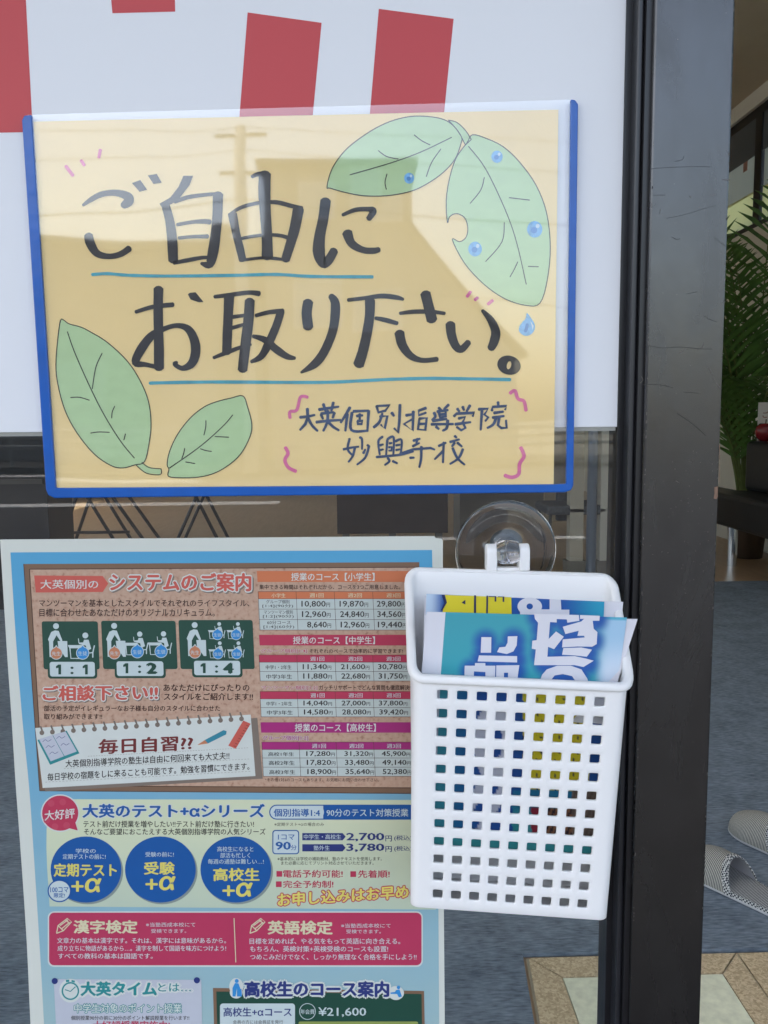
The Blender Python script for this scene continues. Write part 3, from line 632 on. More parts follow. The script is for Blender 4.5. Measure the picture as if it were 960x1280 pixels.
paper_w = mat('poster_paper', (0.62, 0.64, 0.58), 0.42, var=0.02, vscale=12, bump=0.12, bscale=14)
# sheet with softly uneven cut left edge, real thickness
edge = [(0, 674.5), (4, 740), (9, 820), (14.5, 900), (19.5, 980), (25.5, 1060), (31, 1140), (34.5, 1200), (38, 1280), (43, 1380), (46, 1440)]
out = smooth(edge, 4) + [(561, 1440), (556, 1280), (554.5, 1100), (553.8, 900), (553.5, 676), (552, 673.5), (544.5, 672.5), (543, 670)]
mb = MB(); mb.prism([U(x, y, YP) for x, y in out], (0, .0003, 0)); mb.build('sheet', paper_w, po)
zt, zb = U(200, 690, YP).z - po.location.z, U(200, 1280, YP).z - po.location.z
mb = MB(); P_poly(mb, smooth([(13, 690.5), (20, 800), (28, 900), (36.5, 985), (43, 1080), (50, 1190), (55, 1280), (64, 1440)], 4) + [(552, 1440), (549, 1280), (547, 1000), (540, 687.5)], lv(1))
mb.build('blue_background', grad_mat('print_sky_gradient', zb, (0.34, 0.47, 0.46), zt, (0.08, 0.34, 0.56), mottled=.25), po)
def T(mb, *a, **k): P_text(mb, *a, **k)
z1 = Z(0, 680, 3); z2 = Z(310, 700, 4.3636); z3 = Z(30, 980, 3.097); z4 = Z(250, 980, 3.097); z5 = Z(30, 1200, 4.174); z6 = Z(260, 1200, 3.2)
def part(name, mb, m, parent): return mb.build(name, m, parent)
# cork board picture
f = MB(); P_poly(f, [(29.5, 705), (524, 702.7), (533, 991.5), (49.5, 988)], lv(2)); cork = part('cork_board', f, wood, po)
f = MB()
P_stroke(f, [(36.8, 711.5), (524, 709)], lv(3), None, 1.1, sm=False); P_stroke(f, [(36.8, 711.5), (53.5, 982)], lv(3), None, 1.1, sm=False); P_stroke(f, [(53.5, 982), (532, 985)], lv(3), None, 1.1, sm=False)
P_stroke(f, [(29.5, 705), (49.5, 988)], lv(3), None, .8, sm=False); P_stroke(f, [(49.5, 988.5), (533, 992)], lv(3), None, .9, sm=False)
part('frame_lines', f, woodd, cork)
f = MB(); P_poly(f, [(37.5, 712), (524, 709.5), (532, 984.5), (54, 981.5)], lv(2.5)); part('cork_surface', f, cork_mat('print_cork', (0.53, 0.335, 0.235), (0.40, 0.22, 0.145), (0.58, 0.39, 0.28)), cork)
f = MB(); P_poly(f, [(128,118),(385,120),(406,148),(385,180),(134,182)], lv(4), z1); part('heading_banner', f, red, cork)
f = MB(); T(f, '大英個別の', 152, 134, 368, 168, lv(5), z1, .018); part('banner_lettering', f, white, cork)
def outlined(txt, x0, y0, x1, y1, tr, inner, parent, name, bold=.03, slope=0, base=4, ring=None, width=.055, lean=0, sh=None):
    if sh: f = MB(); T(f, txt, x0+sh, y0+sh, x1+sh, y1+sh, lv(base), tr, bold, slope, width, lean); part(name+'_shadow', f, shade, parent)
    f = MB(); T(f, txt, x0, y0, x1, y1, lv(base+.5), tr, bold, slope, width, lean); o = part(name+'_outline', f, ring or white, parent)
    f = MB(); T(f, txt, x0, y0, x1, y1, lv(base+1), tr, bold, slope, 0, lean); part(name, f, inner, parent)
outlined('システムのご案内', 412, 110, 940, 176, z1, red, cork, 'title_lettering', .07, sh=5)
f = MB()
T(f, 'マンツーマンを基本としたスタイルでそれぞれのライフスタイル、', 147, 208, 935, 235, lv(4), z1, .024); T(f, '目標に合わせたあなただけのオリジナルカリキュラム。', 148, 242, 805, 272, lv(4), z1, .024)
T(f, 'あなただけにぴったりの', 613, 526, 935, 552, lv(4), z1, .03); T(f, 'スタイルをご紹介します!!', 615, 559, 948, 586, lv(4), z1, .03)
T(f, '部活の予定がイレギュラーなお子様も自分のスタイルに合わせた', 165, 605, 825, 627, lv(4), z1, .024); T(f, '取り組みができます!!', 165, 636, 383, 658, lv(4), z1, .024)
part('body_lettering', f, brown, cork)
outlined('ご相談下さい!!', 162, 532, 590, 588, z1, red, cork, 'request_lettering', .07, slope=-.008, sh=4)
# three chalk boards with teacher and pupils
def teacher(f, x, y, s, L, tr):
    """white standing figure and lectern, s = unit"""
    P_ell(f, x+28*s, y+2*s, 11*s, 11*s, L, tr, 20)
    P_poly(f, [(x+a*s, y+b*s) for a, b in [(24,18),(38,20),(52,56),(46,60),(30,36),(17,60),(18,118),(4,118),(2,60),(-2,52),(10,24)]], L, tr)
    P_poly(f, [(x+a*s, y+b*s) for a, b in [(34,58),(70,58),(72,118),(62,118),(50,100),(38,90)]], L-.00002, tr)
def pupil(f, x, y, s, L, tr):
    P_ell(f, x, y, 11*s, 11*s, L, tr, 18)
    P_poly(f, [(x+a*s, y+b*s) for a, b in [(-5,16),(12,16),(22,50),(6,58),(2,38),(-24,32),(-24,27),(-8,26)]], L, tr)
    P_poly(f, [(x+a*s, y+b*s) for a, b in [(-66,36),(-10,36),(-2,48),(-60,48)]], L-.00002, tr)
    P_stroke(f, [(x-58*s, y+46*s), (x-54*s, y+86*s), (x-20*s, y+86*s)], L, tr, 1.3*s, sm=False)
    P_stroke(f, [(x+34*s, y+38*s), (x+28*s, y+64*s), (x+28*s, y+82*s)], L, tr, 1.5*s, sm=False); P_stroke(f, [(x+28*s, y+64*s), (x+12*s, y+66*s)], L, tr, 1.3*s, sm=False)
    P_stroke(f, [(x-26*s, y+12*s), (x-24*s, y+28*s)], L, tr, 1.0*s, sm=False)
def badge(x, y, r, m, txt, parent, L, tr):
    f = MB(); P_ell(f, x, y, r*1.12, r*1.12, L, tr, 26); P_poly(f, [(x-r*.45, y-r*.9), (x, y-r*1.5), (x+r*.45, y-r*.9)], L-.00001, tr); o = part('badge', f, pale, parent)
    f = MB(); P_ell(f, x, y, r, r, L+DL*.5, tr, 26); P_poly(f, [(x-r*.3, y-r*.9), (x, y-r*1.25), (x+r*.3, y-r*.9)], L+DL*.6, tr); part('badge_face', f, m, parent)
    f = MB(); T(f, txt, x-r*.78, y-r*.32, x+r*.78, y+r*.42, L+DL*1.2, tr, .01); part('badge_lettering', f, pale, parent)
for (x0, y0, x1, y1, px0_, py0_, px1_, py1_, t, tb, tch, pup, s_) in (
    (156,290,366,470, 186,442,355,497, '1 : 1', (210,452,330,489), (182,306), [(320,343)], 1.0),
    (379,288,658,469, 437,440,612,495, '1 : 2', (462,447,585,485), (400,305), [(524,338),(613,337)], .9),
    (669,285,947,469, 727,438,900,492, '1 : 4', (752,447,872,484), (702,302), [(822,300),(892,300),(824,372),(894,372)], .64)):
    f = MB(); P_rrect(f, x0, y0, x1, y1, 8, lv(4), z1, .045); P_rrect(f, px0_-8, py0_-6, px1_+8, py1_+8, 12, lv(4.1), z1, .03); o = part('chalk_board', f, green, po)
    f = MB(); P_rrect(f, px0_, py0_, px1_, py1_, 9, lv(5), z1, .03); teacher(f, tch[0], tch[1], 1.0, lv(5), z1)
    for x, y in pup: pupil(f, x, y, s_, lv(5), z1)
    part('white_picture', f, pale, o)
    f = MB(); bw = tb[2]-tb[0]
    def one(x): P_poly(f, [(x+a, tb[1]+b*(tb[3]-tb[1])) for a, b in ((9,0),(19,0),(19,1),(9,1),(9,.32),(0,.38),(0,.17))], lv(6), z1)
    one(tb[0]); T(f, ':', tb[0]+bw*.5-4, tb[1]+9, tb[0]+bw*.5+4, tb[3]-2, lv(6), z1, .05)
    if t[-1] == '1': one(tb[2]-20)
    else: T(f, t[-1], tb[2]-32, tb[1], tb[2], tb[3], lv(6), z1, .11)
    part('ratio_figures', f, green, o)
    badge(tch[0]+29, tch[1]+104, 21, clay, '先生', o, lv(6), z1)
    for x, y in pup: badge(x-8*s_/.8, y+(66 if s_ > .8 else 40), 22 if s_ > .8 else 18, sky_b, '生徒', o, lv(6), z1)
# note sheet with torn ring holes
f = MB(); P_poly(f, [(138,700),(965,652),(985,880),(170,928)], lv(4), z1); part('note_shadow', f, shade, po)
f = MB(); P_poly(f, [(132,690),(940,640),(958,870),(160,915)], lv(4.5), z1); nt_ = part('note_sheet', f, white, po)
f = MB()
for k in range(20): 
    x = 157+k*39.4; y = 708-k*2.75; P_ell(f, x, y, 9, 9, lv(5), z1, 16); P_stroke(f, [(x-5, y-24), (x+1, y-8)], lv(5.2), z1, 2.2)
part('ring_holes', f, shade, nt_)
f = MB(); T(f, '毎日自習??', 371, 733, 722, 788, lv(5), z1, .05, -.045); part('note_heading', f, ink('maroon', (0.16, 0.02, 0.02)), nt_)
f = MB(); T(f, '大英個別指導学院の塾生は自由に何回来ても大丈夫!!', 246, 810, 860, 838, lv(5), z1, .028, -.05); T(f, '毎日学校の宿題をしに来ることも可能です。勉強を習慣にできます。', 178, 860, 935, 888, lv(5), z1, .028, -.054); part('note_lettering', f, black, nt_)
f = MB()
for a, b in (((240,842),(940,806)),((170,893),(945,852)),((330,796),(935,764))):
    n_ = 60
    for k in range(n_):
        t0, t1 = k/n_, (k+.5)/n_
        P_stroke(f, [(a[0]+(b[0]-a[0])*t0, a[1]+(b[1]-a[1])*t0), (a[0]+(b[0]-a[0])*t1, a[1]+(b[1]-a[1])*t1)], lv(4.8), z1, .35)
part('ruled_lines', f, shade, nt_)
f = MB(); P_poly(f, [(140,735),(250,700),(298,785),(188,828)], lv(5), z1); bo = part('book_picture', f, teal, nt_)
f = MB(); P_poly(f, [(146,732),(196,716),(240,796),(190,815)], lv(5.5), z1); P_poly(f, [(198,716),(246,703),(288,778),(242,795)], lv(5.5), z1); part('pages', f, lilac, bo)
f = MB()
for x, y in ((160,742),(172,764),(186,788),(212,730),(228,756)): P_stroke(f, [(x, y), (x+10, y-8), (x+20, y-2), (x+32, y-9)], lv(6), z1, .5)
part('scribbles', f, navy, bo)
f = MB(); P_poly(f, [(768,735),(838,698),(850,702),(848,714),(780,748)], lv(5), z1); pc = part('pencil_picture', f, ink('pencil_teal', (.03, .22, .30)), nt_)
f = MB(); P_poly(f, [(768,735),(780,748),(740,754)], lv(5), z1); part('pencil_tip', f, clay, pc)
f = MB(); P_poly(f, [(912,662),(940,674),(884,768),(856,756)], lv(5), z1); ru = part('ruler_picture', f, red, nt_)
f = MB()
for k in range(9): P_stroke(f, [(934-k*6, 684+k*9.6), (924-k*6, 680+k*9.6)], lv(5.6), z1, .5)
part('ruler_marks', f, brown, ru)

# price tables
def table(hb, title, tb, rows, cols, hx, hcol, head, labels, prices):
    f = MB(); x0, y0, x1, y1 = hb; P_poly(f, [(x0, y0), (x1, y0), (x1+3, y1), (x0+4, y1)], lv(4), z2); hd = None
    X0 = cols[0]; X1 = 905
    g = MB(); P_poly(g, [(X0, rows[1]), (X1, rows[1]), (X1+4, rows[-1]), (X0+8, rows[-1])], lv(4), z2); t = part('price_table', g, cell, po)
    if title: part('table_title_bar', f, hcol, t); h = MB(); T(h, title, *tb, lv(5), z2, .022); part('table_title', h, white, t)
    g = MB(); P_poly(g, [(X0, rows[0]), (X1, rows[0]), (X1+1, rows[1]), (X0+1, rows[1])], lv(4.5), z2); part('column_heading_bar', g, hx, t)
    g = MB(); h = rows[1]-rows[0]
    for i, s in enumerate(head):
        if s: 
            c = (cols[i]+(cols[i+1] if i+1 < len(cols) else 890))/2+8; w = 38
            T(g, s, c-w, rows[0]+h*.24, c+w, rows[0]+h*.82, lv(5.5), z2, .012)
    part('column_headings', g, cream if hx is orange else pale, t)
    g = MB()
    for y in rows: P_stroke(g, [(X0+(y-rows[0])*.04, y), (X1, y)], lv(5), z2, .45, sm=False)
    for c in cols: P_stroke(g, [(c, rows[0]), (c+(rows[-1]-rows[0])*.05, rows[-1])], lv(5.1), z2, .45, sm=False)
    part('grid_lines', g, woodd, t)
    g = MB(); q = MB()
    for i, lb in enumerate(labels):
        y0, y1 = rows[i+1], rows[i+2]; hh = y1-y0; cx = (cols[0]+cols[1])/2+i*3+4
        if isinstance(lb, tuple):
            for j, s in enumerate(lb): w = 7.6*len(s)+18; w = min(w, 84); T(g, s, cx-w, y0+hh*(.10+.42*j), cx+w, y0+hh*(.46+.42*j), lv(5), z2, .006)
        else: T(g, lb, cx-70, y0+hh*.3, cx+70, y0+hh*.78, lv(5), z2, .014)
        for j, s in enumerate(prices[i]):
            dx = i*3+(rows[0]-172)*.02; w0 = 155 if len(s) == 6 else 130
            xr_ = [447, 655, 858][j]+dx+10*(rows[0] > 900); xl_ = xr_-w0
            T(q, s, xl_, y0+hh*.2, xr_-24, y0+hh*.84, lv(5), z2, .022); T(q, '円', xr_-20, y0+hh*.38, xr_, y0+hh*.8, lv(5), z2, .01)
    part('row_lettering', g, black, t); part('price_figures', q, black, t)
    return t
W3 = ['', '週1回', '週2回', '週3回']
ta = table((48,60,905,120), '授業のコース【小学生】', (236,70,690,113), [172,212,268,325,382], [55,262,470,680], orange, orange, ['小学生']+W3[1:],
      [('グループ個別','[1:4](90分)'),('マンツーマン個別','[1:2](90分)'),('60分コース','[1:4](60分)')], [('10,800','19,870','29,800'),('12,960','24,840','34,560'),('8,640','12,960','19,440')])
tb_ = table((60,408,905,466), '授業のコース【中学生】', (246,417,692,459), [518,558,608,660], [60,266,474,680], crim, crim, W3, ['中学1・2年生','中学3年生'], [('11,340','21,600','30,780'),('11,880','22,680','31,750')])
tc_ = table((60,660,905,665), '', None, [717,758,805,855], [65,268,475,682], crim, crim, W3, ['中学1・2年生','中学3年生'], [('14,040','27,000','37,800'),('14,580','28,080','39,420')])
td = table((68,885,910,942), '授業のコース【高校生】', (256,893,697,936), [993,1034,1080,1130,1180], [75,278,480,685], mag, mag, W3, ['高校1年生','高校2年生','高校3年生'], [('17,280','31,320','45,900'),('17,820','33,480','49,140'),('18,900','35,640','52,380')])
for txt, q, bo_ in (('集中できる時間はそれぞれだから、コースを3つご用意しました。', (62,134,830,160), .024), ('それぞれのペースで効率的に学習できます!', (335,484,845,509), .024), ('ガッチリサポートでどんな質問も徹底解決!', (388,682,885,710), .024), ('*その他1対1のコースもあります。お気軽にお問い合わせ下さい。', (92,1189,715,1209), .004)):
    f = MB(); T(f, txt, *q, lv(4), z2, bo_); part('table_note', f, brown, po)
outlined('グループ個別[1:4]', 70, 485, 322, 508, z2, crim, po, 'group_lettering', .03, width=.05); outlined('マンツーマン個別[1:2]', 74, 685, 378, 710, z2, crim, po, 'lesson_lettering', .03, width=.05); outlined('グループ個別[1:2]', 80, 958, 328, 985, z2, mag, po, 'group_lettering', .03, width=.05)

# test series panel
f = MB(); P_poly(f, smooth([(60, 999), (58, 1060), (62, 1133)], 3) + [(545, 1137), (541, 1000)], lv(2))
zz0, zz1 = U(200, 1135, YP).z-po.location.z, U(200, 999, YP).z-po.location.z
tp = part('test_series_panel', f, grad_mat('print_pale_yellow', zz0, (0.43, 0.52, 0.42), zz1, (0.60, 0.64, 0.44), mottled=.5), po)
def spk(f, k, L):
    P_ell(f, 140, 113, 70+k, 68+k, L, z3, 40); P_poly(f, [(170-k*.3, 170), (208+k, 180+k*.8), (196, 140)], L-.00001, z3)
f = MB(); spk(f, 5, lv(3)); part('bubble_rim', f, white, tp); f = MB(); spk(f, 0, lv(3.5)); part('speech_bubble', f, crim, tp)
f = MB()
for x, y in ((105,75),(150,70),(120,165),(165,160),(88,140)): P_ell(f, x, y, 13, 13, lv(3.8), z3, 16)
part('bubble_dots', f, ink('crimson_light', (.50, .06, .11)), tp)
f = MB(); T(f, '大好評', 80, 104, 196, 142, lv(4), z3, .03, -.09); part('bubble_lettering', f, white, tp)
outlined('大英のテスト+αシリーズ', 228, 78, 930, 130, z3, blue, tp, 'series_title', .065, base=3, width=.05)
f = MB(); T(f, 'テスト前だけ授業を増やしたい!!テスト前だけ塾に行きたい!', 230,142,890,168, lv(3), z3, .022); T(f, 'そんなご要望におこたえする大英個別指導学院の人気シリーズ', 232,172,935,197, lv(3), z3, .022); part('body_lettering', f, black, tp)
for cx, big, bb, small in ((240, '定期テスト', (116,308,358,358), [('学校の',200,250,278,268),('定期テストの前に!',150,271,316,291)]), (528, '受験', (466,302,582,350), [('受験の前に!',470,263,580,282)]), (820, '高校生', (734,326,910,375), [('高校生になると',748,242,888,262),('部活も忙しく',760,266,875,286),('毎週の通塾は難しい…!',712,290,928,310)])):
    f = MB(); P_ell(f, cx+6, 338, 138, 128, lv(2.5), z3, 48); part('disc_shadow', f, ink('disc_shadow', (.22, .27, .25)), tp)
    f = MB(); P_ell(f, cx, 331, 137, 128, lv(3), z3, 48); d = part('blue_disc', f, blue, tp)
    f = MB(); T(f, big, *bb, lv(4), z3, .055); yy = bb[3]+8; xm = (bb[0]+bb[2])/2; T(f, '+', xm-52, yy+10, xm-8, yy+50, lv(4), z3, .03); T(f, 'α', xm-2, yy, xm+54, yy+52, lv(4), z3, .05, lean=.15); part('disc_title', f, yel, d)
    f = MB()
    for s, a, b, c_, e_ in small: T(f, s, a, b, c_, e_, lv(4), z3, .01)
    part('disc_lettering', f, pale, d)
f = MB(); P_ell(f, 137, 414, 46, 44, lv(5), z3, 32); d = part('small_disc', f, blue, tp); f = MB(); P_ell(f, 137, 414, 41, 39, lv(5.5), z3, 32); part('small_disc_face', f, pale, d)
f = MB(); T(f, '100コマ', 102, 400, 172, 420, lv(6), z3, .03); T(f, '限定!', 116, 422, 158, 440, lv(6), z3, .03); part('small_disc_lettering', f, blue, d)
f = MB(); P_rrect(f, 268, 80, 930, 138, 28, lv(3), z4); pill = part('price_pill', f, blue, tp)
f = MB(); P_rrect(f, 272, 84, 480, 134, 25, lv(3.5), z4); P_poly(f, [(440,84),(477,84),(477,134),(440,134)], lv(3.55), z4); part('pill_face', f, pale, pill)
f = MB(); T(f, '個別指導1:4', 286, 96, 464, 126, lv(4), z4, .03); part('pill_lettering', f, blue, pill); f = MB(); T(f, '90分のテスト対策授業', 490, 96, 806, 126, lv(4), z4, .02); part('pill_title', f, pale, pill)
f = MB(); P_rrect(f, 280, 178, 384, 272, 12, lv(3), z4); bx_ = part('lesson_box', f, blue, tp); f = MB(); P_rrect(f, 284, 182, 380, 268, 9, lv(3.5), z4); part('box_face', f, pale, bx_)
f = MB(); T(f, '1コマ', 302, 196, 366, 216, lv(4), z4, .02); T(f, '90', 294, 224, 350, 254, lv(4), z4, .05); T(f, '分', 352, 236, 374, 256, lv(4), z4, .02); part('box_lettering', f, blue, bx_)
f = MB()
for y in (190, 233): P_poly(f, [(396,y),(552,y),(564,y+14),(552,y+28),(396,y+28)], lv(3), z4)
ar = part('arrow_bars', f, navy, tp); f = MB(); T(f, '中学生・高校生', 402,195,546,214, lv(3.5), z4, .014); T(f, '塾外生', 440,238,502,257, lv(3.5), z4, .014); part('arrow_lettering', f, pale, ar)
f = MB(); T(f, '2,700', 568,190,712,222, lv(3), z4, .045); T(f, '3,780', 568,231,712,263, lv(3), z4, .045); T(f, '円', 718,200,742,222, lv(3), z4, .02); T(f, '円', 718,241,742,263, lv(3), z4, .02); T(f, '(税込)', 752,199,820,221, lv(3), z4, .01); T(f, '(税込)', 752,240,820,262, lv(3), z4, .01); part('price_figures', f, navy, tp)
f = MB(); T(f, '※定期テスト+αの場合のみ', 288,149,480,163, lv(3), z4, .0); T(f, '※基本的には学校の補助教材、塾のテキストを使用します。', 300,282,704,297, lv(3), z4, .0); T(f, 'また必要に応じてプリント対応させていただきます。', 314,299,672,313, lv(3), z4, .0); part('small_print', f, black, tp)
f = MB()
for x, y in ((296,337),(582,338),(294,377)): P_poly(f, [(x,y),(x+22,y),(x+22,y+22),(x,y+22)], lv(3), z4)
T(f, '電話予約可能!', 322,333,552,362, lv(3), z4, .028); T(f, '先着順!', 612,334,734,363, lv(3), z4, .028); T(f, '完全予約制!', 322,374,516,402, lv(3), z4, .028); part('red_lettering', f, crim, tp)
outlined('お申し込みはお早めに!', 302, 424, 880, 474, z4, yel, tp, 'apply_lettering', .06, -.065, 3, crim, .06)

# pink examination band
f = MB(); P_rrect(f, 92, 493, 1544, 708, 24, lv(3), z3); part('band_rim', f, white, po)
f = MB(); P_rrect(f, 97, 498, 1539, 702, 20, lv(3.5), z3); bd = part('examination_band', f, pinkp, po)
f = MB(); P_stroke(f, [(813, 520), (820, 690)], lv(4), z3, 1.1, sm=False); part('divider_line', f, cream, bd)
for X in (124, 873):
    f = MB()
    for q in ([(X+2,578),(X+8,548),(X+44,520),(X+60,534),(X+28,568),(X+2,578)],[(X+8,548),(X+28,568)],[(X+36,526),(X+54,540)],[(X+16,548),(X+46,526)],[(X+22,560),(X+52,536)]): P_stroke(f, q, lv(4), z3, 1.3, sm=False)
    part('pencil_picture', f, cream, bd)
f = MB(); T(f, '漢字検定', 193, 528, 438, 578, lv(4), z3, .06); part('band_title', f, cream, bd); f = MB(); T(f, '英語検定', 945, 530, 1193, 582, lv(4), z3, .06); part('band_title', f, cream, bd)
f = MB(); T(f, '※当塾西成本校にて', 472,536,663,553, lv(4), z3); T(f, '受検できます。', 492,561,628,577, lv(4), z3); T(f, '文章力の基本は漢字です。それは、漢字には意味があるから。', 128,595,782,617, lv(4), z3, .018); T(f, '成り立ちに物語があるから…。漢字を制して国語を味方につけよう!', 130,625,782,647, lv(4), z3, .018); T(f, 'すべての教科の基本は国語です。', 132,655,498,677, lv(4), z3, .018); part('band_lettering', f, pale, bd); f = MB()
T(f, '※当塾西成本校にて', 546,540,738,557, lv(4), z4); T(f, '受検できます。', 566,563,700,579, lv(4), z4); T(f, '目標を定めれば、やる気をもって英語に向き合える。', 192,597,775,620, lv(4), z4, .018); T(f, 'もちろん、英検対策+英検受検のコースも設置!', 194,627,728,650, lv(4), z4, .018); T(f, 'つめこみだけでなく、しっかり無理なく合格を手にしよう!!', 194,658,838,681, lv(4), z4, .018); part('band_lettering', f, pale, bd)

# lower left note and lower right chalk board
f = MB(); P_poly(f, [(155,100),(925,104),(935,700),(185,700)], lv(3), z5); nl = part('pinned_note', f, lilac, po)
def cloud(f, txt, x0, y0, x1, y1, tr, L, b, w): T(f, txt, x0, y0, x1, y1, L, tr, b, 0, w)
f = MB(); cloud(f, '大英タイム', 298,114,690,186, z5, lv(3.5), .08, .12); cloud(f, 'とは…', 700,122,875,164, z5, lv(3.55), .02, .16); P_ell(f, 242, 160, 58, 62, lv(3.6), z5); part('cloud', f, white, nl)
f = MB(); T(f, '大英タイム', 298,114,690,186, lv(4), z5, .085); T(f, 'とは…', 700,122,870,164, lv(4), z5, .02); P_ring(f, 242, 162, 46, 47, 38, 39, lv(4), z5); P_stroke(f, [(215,155),(242,164),(268,140)], lv(4.2), z5, 1.2, sm=False); P_poly(f, [(218,104),(236,102),(236,114),(220,116)], lv(4), z5); P_poly(f, [(248,104),(266,108),(264,118),(248,114)], lv(4), z5); part('time_title', f, teal, nl)
outlined('中学生対象のポイント授業', 262, 228, 822, 276, z5, white, nl, 'point_lettering', .02, ring=teal, width=.06)
f = MB(); T(f, '個別授業90分の前に30分のポイント解説授業を行います!!', 246,290,862,314, lv(4), z5, .014); part('note_lettering', f, black, nl)
f = MB(); T(f, '大好評授業実施中!', 360,318,760,368, lv(4), z5, .03); part('red_lettering', f, crim, nl)
for x, y in ((160, 110), (902, 106)): f = MB(); P_ell(f, x, y, 16, 16, lv(4.5), z5); part('pin_head', f, navy, nl)
f = MB(); P_poly(f, [(20,112),(864,124),(872,500),(30,500)], lv(3), z6); cb = part('chalk_board_frame', f, wood, po)
f = MB(); P_poly(f, [(33,126),(854,136),(860,490),(42,490)], lv(3.5), z6); part('chalk_surface', f, green, cb)
outlined('高校生のコース案内', 148, 86, 722, 146, z6, navy, cb, 'course_title', .085, base=4, width=.10)
f = MB(); P_ell(f, 113, 106, 28, 34, lv(4), z6); P_ell(f, 113, 130, 26, 24, lv(4.1), z6); part('cloud', f, white, cb); f = MB(); P_ell(f, 752, 132, 32, 28, lv(4), z6); part('cloud', f, white, cb)
f = MB(); P_ell(f, 115, 84, 8, 8, lv(5), z6, 14); P_poly(f, [(108,92),(122,94),(130,116),(134,116),(136,146),(116,146),(116,112),(110,146),(98,146),(98,112)], lv(5), z6); part('teacher_picture', f, sky_b, cb); f = MB(); P_ell(f, 762, 110, 7, 7, lv(5), z6, 14); P_poly(f, [(752,120),(766,118),(776,146),(764,150),(756,136),(730,136),(730,130),(748,128)], lv(5), z6); part('pupil_picture', f, sky_b, cb)
f = MB(); P_rrect(f, 48, 174, 348, 300, 12, lv(4.5), z6); wb = part('course_box', f, pale, cb)
f = MB(); T(f, '高校生+αコース', 62,190,334,226, lv(5), z6, .035); part('course_lettering', f, navy, wb)
f = MB(); T(f, '会員の方には会員証を発行', 100,240,300,256, lv(5), z6, .006); part('small_print', f, black, wb)
f = MB(); T(f, '¥21,600', 442,190,632,228, lv(4.5), z6, .02); P_ring(f, 398, 206, 33, 33, 30.5, 30.5, lv(4.5), z6); T(f, '年会費', 370,197,426,217, lv(4.5), z6, .01); part('fee_figures', f, pale, cb)
f = MB(); P_rrect(f, 362, 246, 840, 330, 6, lv(4.5), z6); part('fee_box', f, ink('olive', (.25, .30, .08)), cb)

# ------------------------------------------------------------------ white plastic basket on a suction cup
def plastic(name, col, rough):
    m = bpy.data.materials.new(name); m.use_nodes = True; p = m.node_tree.nodes['Principled BSDF']
    p.inputs['Base Color'].default_value = (*col, 1); p.inputs['Roughness'].default_value = rough
    p.inputs['Subsurface Weight'].default_value = 0.12; p.inputs['Subsurface Radius'].default_value = (.004, .004, .004); p.inputs['Subsurface Scale'].default_value = 0.5
    tc = m.node_tree.nodes.new('ShaderNodeTexCoord'); nz = m.node_tree.nodes.new('ShaderNodeTexNoise'); nz.inputs['Scale'].default_value = 900
    bp = m.node_tree.nodes.new('ShaderNodeBump'); bp.inputs['Strength'].default_value = .06; bp.inputs['Distance'].default_value = .0005
    m.node_tree.links.new(tc.outputs['Object'], nz.inputs[0]); m.node_tree.links.new(nz.outputs[0], bp.inputs['Height']); m.node_tree.links.new(bp.outputs[0], p.inputs['Normal'])
    return m
wp = plastic('white_plastic', (0.86, 0.85, 0.84), 0.38)
YB0, YB1, YC0, YC1 = -0.026, -0.076, -0.028, -0.066
top = {'bl': U(511, 711, YB0), 'br': U(765, 719, YB0), 'fr': U(788, 856, YB1), 'fl': U(516, 844, YB1)}
bot = {'bl': U(516, 1096, YC0), 'br': U(748, 1112, YC0), 'fr': U(759.5, 1151.5, YC1), 'fl': U(512.5, 1134, YC1)}
def tri(s, t, v):
    def bi(q): return (q['bl']*(1-s)+q['br']*s)*(1-t) + (q['fl']*(1-s)+q['fr']*s)*t
    return bi(bot)*(1-v) + bi(top)*v
bk_ = thing('plastic_basket', 'white plastic letter basket with rows of small square holes hanging on the glass', 'basket', (bot['bl']+bot['br']+bot['fl']+bot['fr'])/4)
RS, RT = 0.05, 0.13
def ringpts(na=6, nf=10):
    L = []
    arcs = (((RS, 1-RT), 180, 90), ((1-RS, 1-RT), 90, 0), ((1-RS, RT), 0, -90), ((RS, RT), -90, -180))
    for (cx, cy_), a0, a1 in arcs:
        for k in range(na+1):
            a = math.radians(a0+(a1-a0)*k/na); L.append((cx+RS*math.cos(a), cy_+RT*math.sin(a)))
    return L
RP = ringpts()
NA = 7
# rows of the perforated front: v from the bottom up
HV = [0.925 - i*(0.925-0.068)/11 for i in range(12)][::-1]
dv = HV[1]-HV[0]; hvh = dv*0.24
VS = [0.0] + [HV[0]-dv/2 + i*dv for i in range(13)] + [1.0]
NC = 9; HS = [0.138 + i*(0.866-0.138)/8 for i in range(9)]; ds = HS[1]-HS[0]; SS = [RS] + [HS[0]-ds/2 + i*ds for i in range(10)] + [1-RS]
mb = MB()
def front(s, v): return tri(s, 1.0, v)
